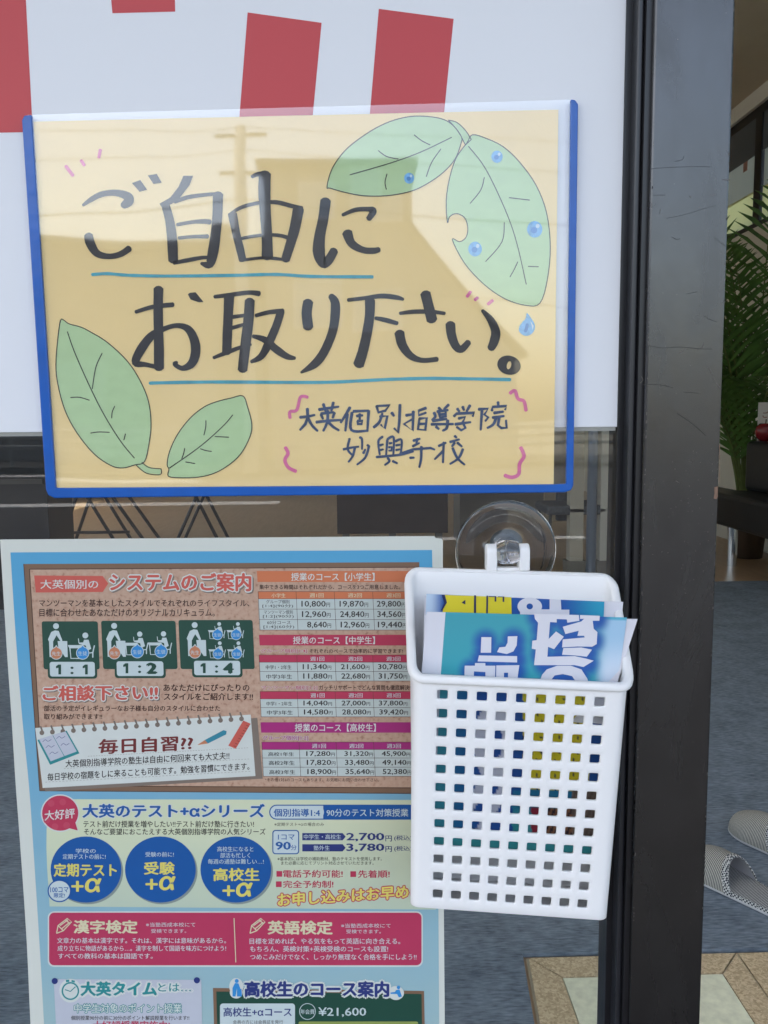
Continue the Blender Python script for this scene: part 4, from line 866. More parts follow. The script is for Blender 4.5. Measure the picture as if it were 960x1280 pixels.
# wrap round corners, sides and back (skip the flat front between arc 0 end and arc 1 start)
order = RP[NA:] + RP[:NA]          # starts at front right corner, ends at front left corner
rows = [[tri(s, t, v) for (s, t) in order] for v in VS]
mb.quads(rows)
for i in range(len(VS)-1):
    for j in range(len(SS)-1):
        s0, s1, v0, v1 = SS[j], SS[j+1], VS[i], VS[i+1]
        corner = [(s0, v0), (s1, v0), (s1, v1), (s0, v1)]
        if 1 <= i <= 12 and 1 <= j <= 9:
            cs_, cv_ = HS[j-1], HV[i-1]; hw = ds*0.268; hh = hvh; r = .32
            ins = []
            for qx, qy, a0 in ((-1, -1, 180), (1, -1, 270), (1, 1, 0), (-1, 1, 90)):
                for k in range(4):
                    a = math.radians(a0+k*30); ins.append((cs_+hw*(qx*(1-r)+r*math.cos(a)), cv_+hh*(qy*(1-r)+r*math.sin(a))))
            b = len(mb.v); mb.v += [front(*c) for c in corner] + [front(*c) for c in ins]
            # ins groups of 4 per corner; split each corner group in the middle
            for q in range(4):
                q2 = (q+1) % 4
                seq = [b+q, b+q2] + [b+4+q2*4+k for k in (1, 0)] + [b+4+q*4+k for k in (3, 2, 1)]
                if True:
                    seq = [b+q, b+q2, b+4+q2*4+1, b+4+q2*4+0, b+4+q*4+3, b+4+q*4+2, b+4+q*4+1]
                mb.f.append(tuple(seq))
        else:
            b = len(mb.v); mb.v += [front(*c) for c in corner]; mb.f.append((b, b+1, b+2, b+3))
b = len(mb.v); full = RP; mb.v += [tri(s, t, 0.0) for (s, t) in full]; mb.f.append(tuple(range(b, b+len(full))))
o = mb.build('body', wp, bk_)
import bmesh
bm = bmesh.new(); bm.from_mesh(o.data); bmesh.ops.remove_doubles(bm, verts=bm.verts, dist=0.00004); bmesh.ops.recalc_face_normals(bm, faces=bm.faces)
for fc in bm.faces: fc.smooth = True
bm.to_mesh(o.data); bm.free()
so = o.modifiers.new('wall', 'SOLIDIFY'); so.thickness = 0.0017; so.offset = -1.0 
bevel(o, .00045, 2, 40)
# rolled lip
lip = MB(); n_ = len(RP); ring3 = [tri(s, t, 1.0) for s, t in RP]
up = (ring3[3]-tri(*RP[3], .9)).normalized()
prof = [(-.0020, -.0004), (-.0015, .0005), (-.0003, .0009), (.0014, .0008), (.0024, .0001), (.0026, -.0020), (.0023, -.0031), (.0016, -.0034), (.0008, -.0034), (.0002, -.0028)]
rowsl = []
for (ox, oz) in prof:
    r_ = []
    for i in range(n_):
        a, b2 = ring3[(i-1) % n_], ring3[(i+1) % n_]; tg = (b2-a).normalized(); nrm = tg.cross(Vector((0, 0, 1))).normalized()
        cen = sum(ring3, Vector())/n_
        if (ring3[i]-cen).dot(nrm) < 0: nrm = -nrm
        dn = tg.cross(nrm).normalized(); dn = dn if dn.z > 0 else -dn
        r_.append(ring3[i] + nrm*ox + dn*oz)
    rowsl.append(r_)
rowsl.append(rowsl[0]); lip.quads(rowsl, True)
lo = lip.build('rim', wp, bk_, smooth=True)
# lugs on the back edge
for x0, x1 in ((607.5, 620.5), (648, 661)):
    a, b2 = U(x0, 683, -.0245), U(x1, 714, -.0245)
    pr = []
    yc, zc = -.0235, U(632, 690, -.0235).z; rad = .0046
    zb_ = U(632, 712.5, -.0235).z
    out = [(yc+rad, zb_), (yc-rad, zb_)] + [(yc-rad*math.cos(math.radians(t)), zc+rad*math.sin(math.radians(t))) for t in range(0, 181, 15)]
    lg = MB().prism([(a.x, y, z) for y, z in out], (b2.x-a.x, 0, 0)).build('hanging_lug', wp, bk_); bevel(lg, .0008, 3)
cr = MB(); xa_, xb_ = U(620.5, 712, -.0245).x, U(648, 712, -.0245).x; cr.box(xa_-.001, -.0262, zb_-.0002, xb_+.001, -.0205, zb_+.0016); bevel(cr.build('lug_bridge', wp, bk_), .0006)

def clear_plastic(name, ior, rough, col=(.97, .97, .98)):
    m = bpy.data.materials.new(name); m.use_nodes = True; p = m.node_tree.nodes['Principled BSDF']
    p.inputs['Base Color'].default_value = (*col, 1); p.inputs['Transmission Weight'].default_value = 1; p.inputs['IOR'].default_value = ior; p.inputs['Roughness'].default_value = rough
    return m
pvc = clear_plastic('clear_pvc', 1.42, .03, (.93, .93, .95))
cc = U(632, 688, -.001); R_ = (U(695, 688, -.002)-U(569, 688, -.002)).length/2
su = thing('suction_cup', 'round clear suction cup stuck on the glass holding the white basket', 'suction cup', (cc.x, -.0005, cc.z))
prof = [(0, .0004), (R_*.5, .0010), (R_*.8, .0007), (R_*.96, .0002), (R_, .0004), (R_*1.0, .0011), (R_*.95, .0016), (R_*.8, .0021), (R_*.5, .0026), (R_*.28, .0032), (R_*.21, .0046), (R_*.195, .0110), (R_*.19, .0160), (R_*.12, .0165), (0, .0166)]
o = MB().lathe(prof, (cc.x, -.0004, cc.z), (0, -1, 0), 72).build('cup', pvc, su, smooth=True)
acr = clear_plastic('clear_knob', 1.46, .04, (.96, .96, .98))
kx0, kx1 = U(619.5, 690, -.0245).x, U(648.5, 690, -.0245).x; L_k = kx1-kx0; rk = .0066
zk = U(632, 690.5, -.0245).z
kb = MB().lathe([(0, 0), (.0040, 0), (.0056, .0004), (.0063, L_k*.25), (rk, L_k*.5), (.0063, L_k*.75), (.0056, L_k-.0004), (.0040, L_k), (0, L_k)], (kx0, -.0235, zk), (1, 0, 0), 40).build('hook_knob', acr, su, smooth=True)
MB().lathe([(.0030, .0), (.0030, .0022), (.0034, .0032)], (cc.x, -.0168, zk), (0, -1, 0), 24).build('knob_neck', acr, su, smooth=True)

# ------------------------------------------------------------------ folded leaflets in the basket
inka = ink_attr('leaflet_print', .35)
lw = mat('leaflet_white', (0.70, 0.69, 0.74), .45, var=.02, vscale=40)
def mixc(a, b, t): t = max(0, min(1, t)); return tuple(a[i]*(1-t)+b[i]*t for i in range(3))
K1, K2 = Z(500, 730, 6), Z(640, 730, 6)
def sstep(a, b, x): t = max(0, min(1, (x-a)/(b-a))); return t*t*(3-2*t)
TEAL, DB, LB, WH, YE = (.055, .34, .41), (.022, .10, .37), (.36, .56, .74), (.72, .71, .76), (.72, .60, .03)
def sdist(px, py, pts): return min(math.hypot(px-x, py-y) for x, y in pts)
GL = [K1(*q) for q in ((640,430),(640,500),(850,420),(850,480),(780,510),(620,560),(740,560),(860,560),(540,640),(640,640),(760,640),(860,640))] + [K2(*q) for q in ((200,240),(300,250),(400,280),(560,270),(630,260),(230,330),(230,430),(225,520),(250,580),(340,430),(350,560),(440,400),(440,330),(560,330),(600,420),(500,440),(450,500),(560,500),(560,580),(440,580),(300,650),(400,640),(500,660),(400,700))]
def front_col(px, py):
    u = (px-527)/(250.0)
    nx = math.sin(px*.9+py*.37)*.5+.5
    if py < 862:
        d = sdist(px, py, GL)
        base = mixc(TEAL, (.04, .36, .42), sstep(770, 850, py)*.5)
        base = mixc(base, LB, sstep(738, 765, px)) if py > 775 else mixc(base, (.10, .42, .56), sstep(735, 770, px))
        base = mixc(base, (.62, .70, .80), sstep(790, 845, py)*sstep(742, 760, px))
        return mixc(DB, base, sstep(7, 22, d))
    # lower part, seen through the holes
    if py > 1046: return (.05, .33, .34)
    c = mixc(TEAL, (.02, .16, .36), sstep(556, 572, px))
    c = mixc(c, DB, sstep(582, 600, px))
    if 586 < px < 640 and math.hypot((px-618)/26, (py-925)/52) < 1 and math.hypot((px-618)/14, (py-925)/28) > .75: c = WH
    if 586 < px < 628 and 965 < py < 1046 and math.sin(px*.21+py*.11) > .1: c = WH
    if 654 < px < 737 and py < 985: c = YE if (math.sin(px*.55)*math.sin(py*.33) < .72) else (.02, .03, .07)
    if 644 < px <= 654 and py < 985: c = DB
    if py >= 985 and px > 640:
        c = mixc((.02, .20, .36), (.05, .33, .34), sstep(1000, 1020, py))
        if px > 664 and py > 1008: c = (.33, .03, .05) if px < 676 else ((.30, .13, .06) if nx > .45 else (.03, .02, .03))
        if px > 715: c = (.14, .10, .08) if nx > .4 else (.22, .16, .12)
    return c
def sheet_grid(name, qa, qb, qc, qd, pa, pb, pc, pd, colf, m, parent, nu=110, nv=130, bend=0.0):
    """qa..qd 3D corners (tl, tr, br, bl); pa..pd photo positions that set the print"""
    mb = MB(); mb.c = []; rows = []
    for j in range(nv+1):
        v = j/nv; r = []
        for i in range(nu+1):
            u = i/nu; p = (qa*(1-u)+qb*u)*(1-v)+(qd*(1-u)+qc*u)*v
            p = p + Vector((0, -bend*math.sin(math.pi*u)*(1-v), 0)); r.append(p)
            if colf:
                x = (pa[0]*(1-u)+pb[0]*u)*(1-v)+(pd[0]*(1-u)+pc[0]*u)*v; y = (pa[1]*(1-u)+pb[1]*u)*(1-v)+(pd[1]*(1-u)+pc[1]*u)*v
                mb.c.append(colf(x, y))
        rows.append(r)
    mb.quads(rows)
    if not colf: mb.c = None
    return mb.build(name, m, parent)
YT, YL = -.0660, -.0615
fa, fb, fc_, fd = (533.3, 764.4), (783.7, 771.8), (742, 1072), (524, 1062)
l1 = thing('folded_leaflet', 'folded blue leaflet with big white lettering, front one in the white basket', 'leaflet', U(640, 1066, YL))
q_ = [U(*fa, YT), U(*fb, YT), U(*fc_, YL), U(*fd, YL)]
sheet_grid('printed_page', *q_, fa, fb, fc_, fd, front_col, inka, l1)
off = Vector((0, .0012, 0))
bk1 = MB().prism([U(530.5, 768, YT+.0009), U(797, 774, YT+.0009), U(772, 852, YT+.0009), U(744, 1074, YL+.0009), U(522, 1066, YL+.0009)], (0, .0006, 0)).build('back_page', lw, l1)
yk = lambda: None
def pl_pt(x, y, d):
    """point on the front page's plane, lifted d"""
    nrm = (q_[1]-q_[0]).cross(q_[3]-q_[0]).normalized(); nrm = nrm if nrm.y < 0 else -nrm
    dd = ray(x, y); t = (q_[0]-CAM).dot(nrm)/dd.dot(nrm); return CAM+dd*t+nrm*d
def lay(polys, name, m, parent, d, tr=None):
    mb = MB()
    for q in polys:
        mb.poly([pl_pt(*(tr(*p) if tr else p), d) for p in q])
    return mb.build(name, m, parent)
lay([[(533.3, 764.4), (557, 765.2), (551, 842.5), (541, 1063), (522, 1062), (527, 842)]], 'white_margin', lw, l1, .00012)
w1 = [[(610,398),(685,398),(683,515),(605,515)],[(808,392),(880,390),(875,460),(850,505),(800,525),(727,510),(745,475),(790,470),(806,440)],[(592,535),(878,540),(878,588),(582,580)],
      [(485,612),(562,612),(562,592),(640,592),(640,612),(715,612),(712,735),(640,735),(640,660),(555,655),(550,735),(482,735)],[(722,610),(895,608),(888,655),(878,735),(810,735),(810,665),(780,665),(778,735),(720,735)]]
w2 = [[(165,222),(500,232),(505,275),(415,290),(410,265),(335,262),(335,288),(285,285),(275,412),(330,355),(388,395),(315,488),(270,470),(265,545),(470,540),(560,560),(612,575),(535,622),(470,608),(165,608),(178,490),(148,485),(152,425),(185,420),(195,290),(172,262)],
      [(510,232),(658,238),(655,275),(605,275),(612,335),(640,360),(635,450),(600,470),(490,468),(375,475),(380,415),(545,400),(540,388),(490,388),(500,350),(400,375),(380,320),(520,280),(540,260),(510,262)],
      [(385,480),(520,475),(600,492),(560,545),(470,535),(375,530)],[(205,735),(225,680),(260,640),(340,612),(440,612),(520,640),(565,710),(570,735),(480,735),(450,690),(380,675),(320,685),(280,735)]]
lay([[(x, y) for x, y in q] for q in w1], 'white_lettering', lw, l1, .00012, K1)
lay(w2, 'white_lettering', lw, l1, .00014, K2)
# rear leaflet
l2 = thing('folded_leaflet', 'folded leaflet with a yellow patch on blue, rear one in the white basket', 'leaflet', U(650, 1060, -.045))
YR = -.0455
ra, rb, rc, rd = (533, 742.3), (755.5, 752), (742, 1060), (524, 1055)
def rear_col(px, py):
    c = mixc((.50, .62, .76), DB, sstep(536, 556, px)); c = mixc(c, (.03, .33, .50), sstep(700, 752, px)); return c
sheet_grid('printed_page', U(*ra, YR), U(*rb, YR), U(*rc, -.041), U(*rd, -.041), ra, rb, rc, rd, rear_col, inka, l2, 60, 20)
MB().prism([U(531, 745, YR+.0012), U(779, 752.5, YR+.0012), U(777.5, 770, YR+.0012), U(738, 1060, -.0398), U(524, 1056, -.0398)], (0, .0006, 0)).build('back_page', lw, l2)
def layr(polys, name, m, d, tr):
    mb = MB()
    for q in polys: mb.poly([U(*tr(*p), YR-d) for p in q])
    return mb.build(name, m, l2)
lay_y = mat('leaflet_yellow', YE, .35, var=.03, vscale=60); lay_k = mat('leaflet_navy', (.012, .02, .09), .4)
layr([[(336,82),(835,99),(838,235),(316,235),(322,190),(352,140)]], 'yellow_patch', lay_y, .0004, K1)
layr([[(312,82),(336,82),(352,140),(322,190),(318,200),(308,196),(332,140)],[(462,140),(490,118),(490,154)],[(556,84),(571,85),(570,235),(554,235)],[(648,87),(661,88),(659,235),(646,235)],[(710,92),(722,92),(722,132),(710,132)],[(770,94),(782,95),(782,134),(770,134)],[(664,90),(722,91),(722,98),(664,97)],[(735,93),(782,94),(782,100),(735,99)]], 'navy_marks', lay_k, .0006, K1)
mb = MB(); P_ring(mb, 133, 168, 92, 66, 24, 22, YR-.0004, K2); mb.poly([U(*K2(*p), YR-.00045) for p in [(282,113),(366,118),(370,192),(430,192),(430,260),(282,260)]]); mb.poly([U(*K2(*p), YR-.00047) for p in [(200,190),(290,190),(290,260),(60,260),(60,205)]]); mb.build('white_lettering', lw, l2)

# ------------------------------------------------------------------ inside the shop: high windows on the right
wf = mat('black_frame', (0.015, 0.015, 0.016), .45); wglass = clear_sheet('clerestory_glass', (.93, .95, .94), 1.5)
poster_t = bpy.data.materials.new('translucent_poster'); poster_t.use_nodes = True
n = poster_t.node_tree; n.nodes.clear(); o_ = n.nodes.new('ShaderNodeOutputMaterial'); m_ = n.nodes.new('ShaderNodeMixShader'); d_ = n.nodes.new('ShaderNodeBsdfDiffuse'); t_ = n.nodes.new('ShaderNodeBsdfTranslucent')
d_.inputs[0].default_value = (.55, .55, .50, 1); t_.inputs[0].default_value = (.62, .63, .58, 1); m_.inputs[0].default_value = .55
n.links.new(d_.outputs[0], m_.inputs[1]); n.links.new(t_.outputs[0], m_.inputs[2]); n.links.new(m_.outputs[0], o_.inputs[0])
faded = mat('faded_red', (.42, .22, .17), .6); blind_m = mat('blind_grey', (.10, .115, .13), .6)
yb_m = poster_t.copy(); yb_m.name = 'yellow_film'
for q in yb_m.node_tree.nodes:
    if q.type in ('BSDF_DIFFUSE', 'BSDF_TRANSLUCENT'): q.inputs[0].default_value = (.82, .80, .55, 1)
    if q.type == 'MIX_SHADER': q.inputs[0].default_value = .75
wn = thing('high_window', 'high shop window with black mullions and pale posters behind the palm', 'window', (XW+.07, 5.8, ZS))
def xz(px, py): 
    d = ray(px, py); t = (XW-CAM.x)/d.x; return CAM+d*t
ym = xz(944, 200).y
mull = [WY0+.04]; y = ym
while y > WY0+.5: y -= 1.15
y += 1.15
while y < WY1-.3: mull.append(y); y += 1.15
mull.append(WY1-.04)
MB().box(XW+.03, WY0, ZS, XW+.12, WY1, ZS+.05).build('sill_bar', wf, wn); MB().box(XW+.03, WY0, ZT-.07, XW+.12, WY1, ZT).build('head_bar', wf, wn)
for y in mull: MB().box(XW+.02, y-.055, ZS+.05, XW+.12, y+.055, ZT-.07).build('mullion', wf, wn)
MB().box(XW+.06, WY0, ZS+.04, XW+.068, WY1, ZT-.06).build('pane', wglass, wn)
for i in range(len(mull)-1):
    a, b2 = mull[i]+.07, mull[i+1]-.07; h = ZT-.07-ZS-.05
    if b2-a < .3: continue
    p_ = thing('window_poster', 'pale poster with faint red lettering in the high window, nearest one' if False else 'pale poster with faint red lettering stuck in the high window behind the palm', 'poster', (XW+.045, (a+b2)/2, ZS+.06), 'posters in the high window')
    MB().box(XW+.04, a, ZS+.285, XW+.042, b2, ZT-.33).build('sheet', poster_t, p_)
    rd_ = MB(); rd_.box(XW+.036, a+.15, ZS+.62, XW+.039, a+.22, ZT-.42); rd_.box(XW+.036, a+.15, ZS+.9, XW+.039, a+.5, ZS+.97); rd_.box(XW+.036, a+.43, ZS+.7, XW+.039, a+.50, ZS+.97); rd_.box(XW+.036, a+.6, ZS+.60, XW+.039, a+.67, ZT-.5); rd_.build('lettering', faded, p_)
    MB().box(XW+.036, a, ZS+.045, XW+.038, b2, ZS+.30).build('yellow_band', yb_m, p_); MB().box(XW+.03, a-.01, ZT-.35, XW+.034, b2+.01, ZT-.072).build('grey_band', blind_m, p_)

# sofa against the right wall
vin = mat('black_vinyl', (0.012, 0.012, 0.014), .42, var=.2, vscale=8, bump=.15, bscale=60)
XS, YS0, YS1 = 2.38, 3.9, 5.95
chrome = mat('chrome', (.72, .73, .74), .12, metal=1.0)
sf = thing('sofa', 'low black vinyl sofa with chrome legs against the white inner wall', 'sofa', (XS+.25, (YS0+YS1)/2, 0))
bevel(MB().prism([(XS, YS0, .30), (2.88, YS0, .30), (2.88, 5.28, .30), (2.60, 5.36, .30), (2.60, YS1, .30), (XS, YS1, .30)], (0, 0, .22)).build('seat', vin, sf), .03, 3)
bevel(MB().box(2.60, YS0, .522, 2.86, 5.30, .86).build('backrest', vin, sf), .035, 3)
for (x, y) in ((2.54, 5.30), (XS+.07, YS1-.12), (XS+.07, YS0+.15), (2.78, YS0+.15)):
    MB().tube([(x, y, 0), (x, y, .30)], .032, 16).build('leg', chrome, sf)
# card and red ornament standing on the backrest
yq = 5.20
ZBK = .861; bx0 = U(947.5, 540, yq).x
card = thing('card_stand', 'small white card with a line of writing standing on the sofa back', 'card', (bx0+.07, yq, ZBK))
MB().box(bx0, yq, ZBK, bx0+.16, yq+.012, U(950, 503, yq).z).build('card', mat('card_white', (.6, .58, .55), .6), card)
f = MB(); vs, fs = font_mesh('ご案内', .02); zc_ = U(950, 518, yq).z
f.v = [Vector((bx0+.02+x*.045, yq-.0006, zc_+y*.045-.02)) for x, y in vs]; f.f = fs; f.build('lettering', mat('card_ink', (.25, .10, .08), .6), card)
ob = U(952, 540, yq-.06)
orn = thing('round_ornament', 'dark red round apple shaped ornament beside the white card on the sofa back', 'ornament', (ob.x+.02, yq-.07, ZBK))
MB().lathe([(0, 0), (.03, .002), (.055, .025), (.066, .06), (.06, .095), (.035, .118), (.012, .114), (0, .105)], (ob.x+.02, yq-.07, ZBK), (0, 0, 1), 28).build('fruit', mat('ornament_red', (.16, .008, .012), .25), orn, smooth=True)
MB().tube([(ob.x+.02, yq-.07, ZBK+.10), (ob.x+.023, yq-.07, ZBK+.145)], .004, 8).build('stalk', mat('stalk_brown', (.06, .04, .02), .7), orn)

# areca palm
frond_m = mat('palm_green', (.065, .145, .028), .42, var=.35, vscale=9)
stem_m = mat('palm_stem', (.10, .13, .035), .55, var=.2, vscale=20)
PX, PY = 2.80, 5.66
pm = thing('palm_plant', 'tall areca palm with feathery green fronds in a pot behind the sofa', 'plant', (PX, PY, 0))
MB().lathe([(0, 0), (.11, 0), (.14, .30), (.15, .34), (.14, .345), (.13, .30), (0, .30)], (PX, PY, 0), (0, 0, 1), 32).build('pot', mat('pot_brown', (.10, .065, .045), .5), pm, smooth=True)
MB().lathe([(0, .301), (.128, .302)], (PX, PY, 0), (0, 0, 1), 24).build('soil', mat('soil', (.03, .02, .012), .95), pm)
rp_ = random.Random(3)
for k in range(24):
    az = rp_.uniform(0, 2*math.pi); lean = rp_.uniform(.25, 1.0); H = rp_.uniform(1.4, 2.95)
    if math.cos(az) > .55 and lean > .5: az += math.pi
    dirh = Vector((math.cos(az), math.sin(az), 0)); b0 = Vector((PX+dirh.x*.06, PY+dirh.y*.06, .3))
    N = 26; pts_ = []
    for i in range(N+1):
        t = i/N; out_ = lean*(t**1.7)*.95; z = .3 + H*(t - .42*lean*t**3.2)
        pts_.append(b0 + dirh*out_ + Vector((0, 0, z-.3)))
    for q in pts_: q.x = min(q.x, XW-.06)
    fr_ = MB(); fr_.tube(pts_, [.008*(1-.8*i/N)+.001 for i in range(N+1)], 6); st = fr_.build('frond_stem', stem_m, pm)
    lf = MB()
    for i in range(8, N+1):
        for half in (0,):
            p = pts_[i] if not half else (pts_[i]+pts_[min(i+1, N)])/2
            tg = (pts_[min(i+1, N)]-pts_[i-1]).normalized(); side = tg.cross(Vector((0, 0, 1))); side = side.normalized() if side.length > .01 else Vector((1, 0, 0))
            tt = (i+half-8)/(N-8); ll = (.34*math.sin(math.pi*min(1, .18+.8*tt)) + .06)*rp_.uniform(.85, 1.1)
            for sg in (-1, 1):
                d = (side*sg*.8 + tg*.62 + Vector((0, 0, .12))).normalized(); w = .0125*rp_.uniform(.7, 1.3)
                wv = tg.cross(d).cross(d).normalized()*w
                m1 = p + d*ll*.5 + Vector((0, 0, -.01)); e_ = p + d*ll + Vector((0, 0, -.10*ll-.02))
                for q in (m1, e_): q.x = min(q.x, XW-.03)
                b = len(lf.v); lf.v += [p-wv*.4, p+wv*.4, m1+wv, m1-wv, e_]; lf.f += [(b, b+1, b+2, b+3), (b+3, b+2, b+4)]
    lf.build('frond', frond_m, pm)

# slippers on the carpet
def stripe_mat(name, scale, axis, dark, light, rough=.8):
    m = bpy.data.materials.new(name); m.use_nodes = True; n = m.node_tree; p = n.nodes['Principled BSDF']
    tc = n.nodes.new('ShaderNodeTexCoord'); w = n.nodes.new('ShaderNodeTexWave'); w.bands_direction = axis; w.inputs['Scale'].default_value = scale; w.inputs['Distortion'].default_value = .6; w.inputs['Detail Scale'].default_value = 3
    r = n.nodes.new('ShaderNodeValToRGB'); r.color_ramp.elements[0].position = .42; r.color_ramp.elements[1].position = .58; r.color_ramp.elements[0].color = (*dark, 1); r.color_ramp.elements[1].color = (*light, 1)
    n.links.new(tc.outputs['Object'], w.inputs[0]); n.links.new(w.outputs[0], r.inputs[0]); n.links.new(r.outputs[0], p.inputs['Base Color']); p.inputs['Roughness'].default_value = rough; return m
def check_mat():
    m = bpy.data.materials.new('slipper_check'); m.use_nodes = True; n = m.node_tree; p = n.nodes['Principled BSDF']
    tc = n.nodes.new('ShaderNodeTexCoord'); c = n.nodes.new('ShaderNodeTexChecker'); c.inputs['Scale'].default_value = 260; c.inputs[1].default_value = (.02, .022, .035, 1); c.inputs[2].default_value = (.55, .55, .52, 1)
    n.links.new(tc.outputs['Object'], c.inputs[0]); n.links.new(c.outputs[0], p.inputs['Base Color']); p.inputs['Roughness'].default_value = .8; return m
s_in = stripe_mat('slipper_insole', 84, 'Y', (.02, .024, .045), (.46, .46, .44)); s_up = stripe_mat('slipper_upper', 84, 'Y', (.06, .06, .062), (.46, .44, .38)); s_ck = check_mat()
s_lin = mat('slipper_lining', (.34, .34, .36), .8); s_sole = mat('slipper_sole', (.50, .50, .50), .6)
def half_w(t):   # half width along the sole, 0 heel .. 1 toe
    if t < .12: return .034*math.sqrt(max(0, 1-((.12-t)/.12)**2))
    if t < .72: return .034+(.052-.034)*((t-.12)/.60)**1.1
    return .052*math.sqrt(max(0, 1-((t-.72)/.28)**2.2))
def slipper(loc, heading, label):
    LN = .29
    r = thing('slipper', label, 'slipper', loc, 'slippers left on the carpet'); r.rotation_euler.z = heading
    def lb(mb, nm, m, parent, sm=False):
        me = bpy.data.meshes.new(nm); me.from_pydata([tuple(v) for v in mb.v], [], mb.f); me.update(); me.materials.append(m)
        if sm:
            for q in me.polygons: q.use_smooth = True
        o = bpy.data.objects.new(nm, me); C.objects.link(o); o.parent = parent; return o
    ts = [i/40 for i in range(41)]
    out = [(half_w(t), (t-.5)*LN) for t in ts] + [(-half_w(t), (t-.5)*LN) for t in ts[::-1][1:-1]]
    s = MB(); s.prism([(x*1.03, y*1.015, 0.001) for x, y in out], (0, 0, .009)); bevel(lb(s, 'sole', s_sole, r), .003)
    s = MB(); s.prism([(x, y, .0101) for x, y in out], (0, 0, .006)); bevel(lb(s, 'insole', s_in, r), .002)
    # vamp: arched cover over the front half
    t0 = .46; N, M = 22, 24; rows = []
    def vamp(t, a, k=1.0):
        hw = half_w(t)*1.02*k+.0015; h = (.064 - .034*max(0, (t-.62)/.38)**1.6)*k * (1 if t < .9 else math.sqrt(max(0, 1-((t-.9)/.1)**2))*.75+.25)
        tt = t - .10*math.sin(a)*(1-(t-t0)/(1-t0))*(-1 if False else -1)
        return Vector((hw*math.cos(a), (tt-.5)*LN, .008 + h*math.sin(a)))
    for i in range(N+1):
        t = t0 + (1-t0)*i/N*.995; rows.append([vamp(t, math.pi*j/M) for j in range(M+1)])
    s = MB(); s.quads(rows); up_ = lb(s, 'upper', s_up, r, True)
    rows2 = [[Vector((q.x*.965, q.y, .008+(q.z-.008)*.955)) for q in rw] for rw in rows]
    s = MB(); s.quads(rows2[:-1]); lb(s, 'lining', s_lin, up_, True)
    s = MB(); band = []
    for k_, g_ in ((0, 1.03), (1, 1.035), (2, 1.03)):
        band.append([Vector((rows[k_][j].x*g_, rows[k_][j].y-.001, .008+(rows[k_][j].z-.008)*g_)) for j in range(M+1)])
    band.insert(0, [Vector((q.x*.96, q.y-.002, .008+(q.z-.008)*.95)) for q in rows[0]]); band.insert(1, [Vector((q.x, q.y-.0045, q.z)) for q in rows[0]])
    s.quads(band); lb(s, 'binding', s_ck, up_, True)
    s = MB(); e1 = [(x*1.02, y*1.008, .0075) for x, y in out]; e2 = [(x*1.04, y*1.012, .0125) for x, y in out]; e3 = [(x*1.0, y*1.0, .0168) for x, y in out]; s.quads([e1, e2, e3], True); lb(s, 'edge_binding', s_ck, r, True)
    return r
sa, sb2 = G(884, 1119, .01), G(955, 1156, .01)
hd = math.atan2(-(sa-sb2).x, (sa-sb2).y)         # local +Y (toe) points from the near end to the far end
pmid = G(924, 1113, .01)
slipper((pmid.x, pmid.y, .009), hd-.05, 'near striped slipper with a black and white checked edge on the blue carpet')
p2 = G(978, 1064, .01)
slipper((p2.x, p2.y, .009), hd-.12, 'far striped slipper behind the other one on the blue carpet')

# things behind the glass: dark cabinet, cabinet run, posts, chair, folding table
blk = mat('dark_cabinet', (.014, .013, .015), .35, var=.15, vscale=5); cream_p = mat('cream_panel', (.34, .29, .21), .6, var=.06, vscale=4); grey_p = mat('grey_panel', (.17, .16, .145), .6, var=.08, vscale=4); white_p = mat('white_panel', (.50, .48, .43), .55, var=.04, vscale=4)
pale_p = mat('pale_panel', (.42, .38, .31), .55, var=.05, vscale=4)
def at(px, py, Y): return U(px, py, Y)
Yb = 4.2; a, b2 = at(-60, 620, Yb), at(62, 672, Yb)
bs = thing('bookshelf', 'tall black bookshelf standing behind the glass at the far left', 'bookshelf', ((a.x-.6+b2.x)/2, Yb+.2, 0))
bevel(MB().box(a.x-.6, Yb, .0, b2.x, Yb+.4, 1.95).build('carcass', blk, bs), .004)
s = MB()
for z in (.35, .7, 1.05, 1.4, 1.72): s.box(a.x-.58, Yb-.012, z, b2.x-.02, Yb-.001, z+.025)
s.build('shelf_edges', mat('shelf_edge', (.05, .045, .04), .4), bs)
Yd = 5.6; a, b2 = at(421, 620, Yd), at(560, 668, Yd)
zb2 = at(480, 667, Yd).z
sd = thing('sideboard', 'low wide dark brown sideboard on short feet behind the glass under the notice', 'sideboard', ((a.x+b2.x)/2, Yd+.2, 0))
bevel(MB().box(a.x, Yd, zb2, b2.x, Yd+.45, 1.05).build('body', mat('dark_wood', (.030, .018, .016), .4, var=.2, vscale=6), sd), .004)
for x in (a.x+.06, (a.x+b2.x)/2, b2.x-.06): MB().box(x-.025, Yd+.04, 0, x+.025, Yd+.1, zb2).build('leg', grey_p, sd)
# counter with cream and grey fronts
Yc = 6.4; a, b2 = at(575, 640, Yc), at(664, 640, Yc)
ct = thing('counter', 'cream and grey fronted reception counter behind the suction cup', 'counter', ((a.x+b2.x)/2, Yc+.25, 0))
MB().box(a.x, Yc, .0, b2.x+.1, Yc+.5, .98).build('body', grey_p, ct)
c_, d2_ = at(684, 625, Yc-.02), at(711, 652, Yc-.02)
bevel(MB().box(c_.x-.02, Yc-.02, d2_.z, d2_.x, Yc-.001, 1.0).build('cream_front', cream_p, ct), .003)
MB().box(a.x-.02, Yc-.04, .98, d2_.x+.05, Yc+.54, 1.02).build('top', pale_p, ct)
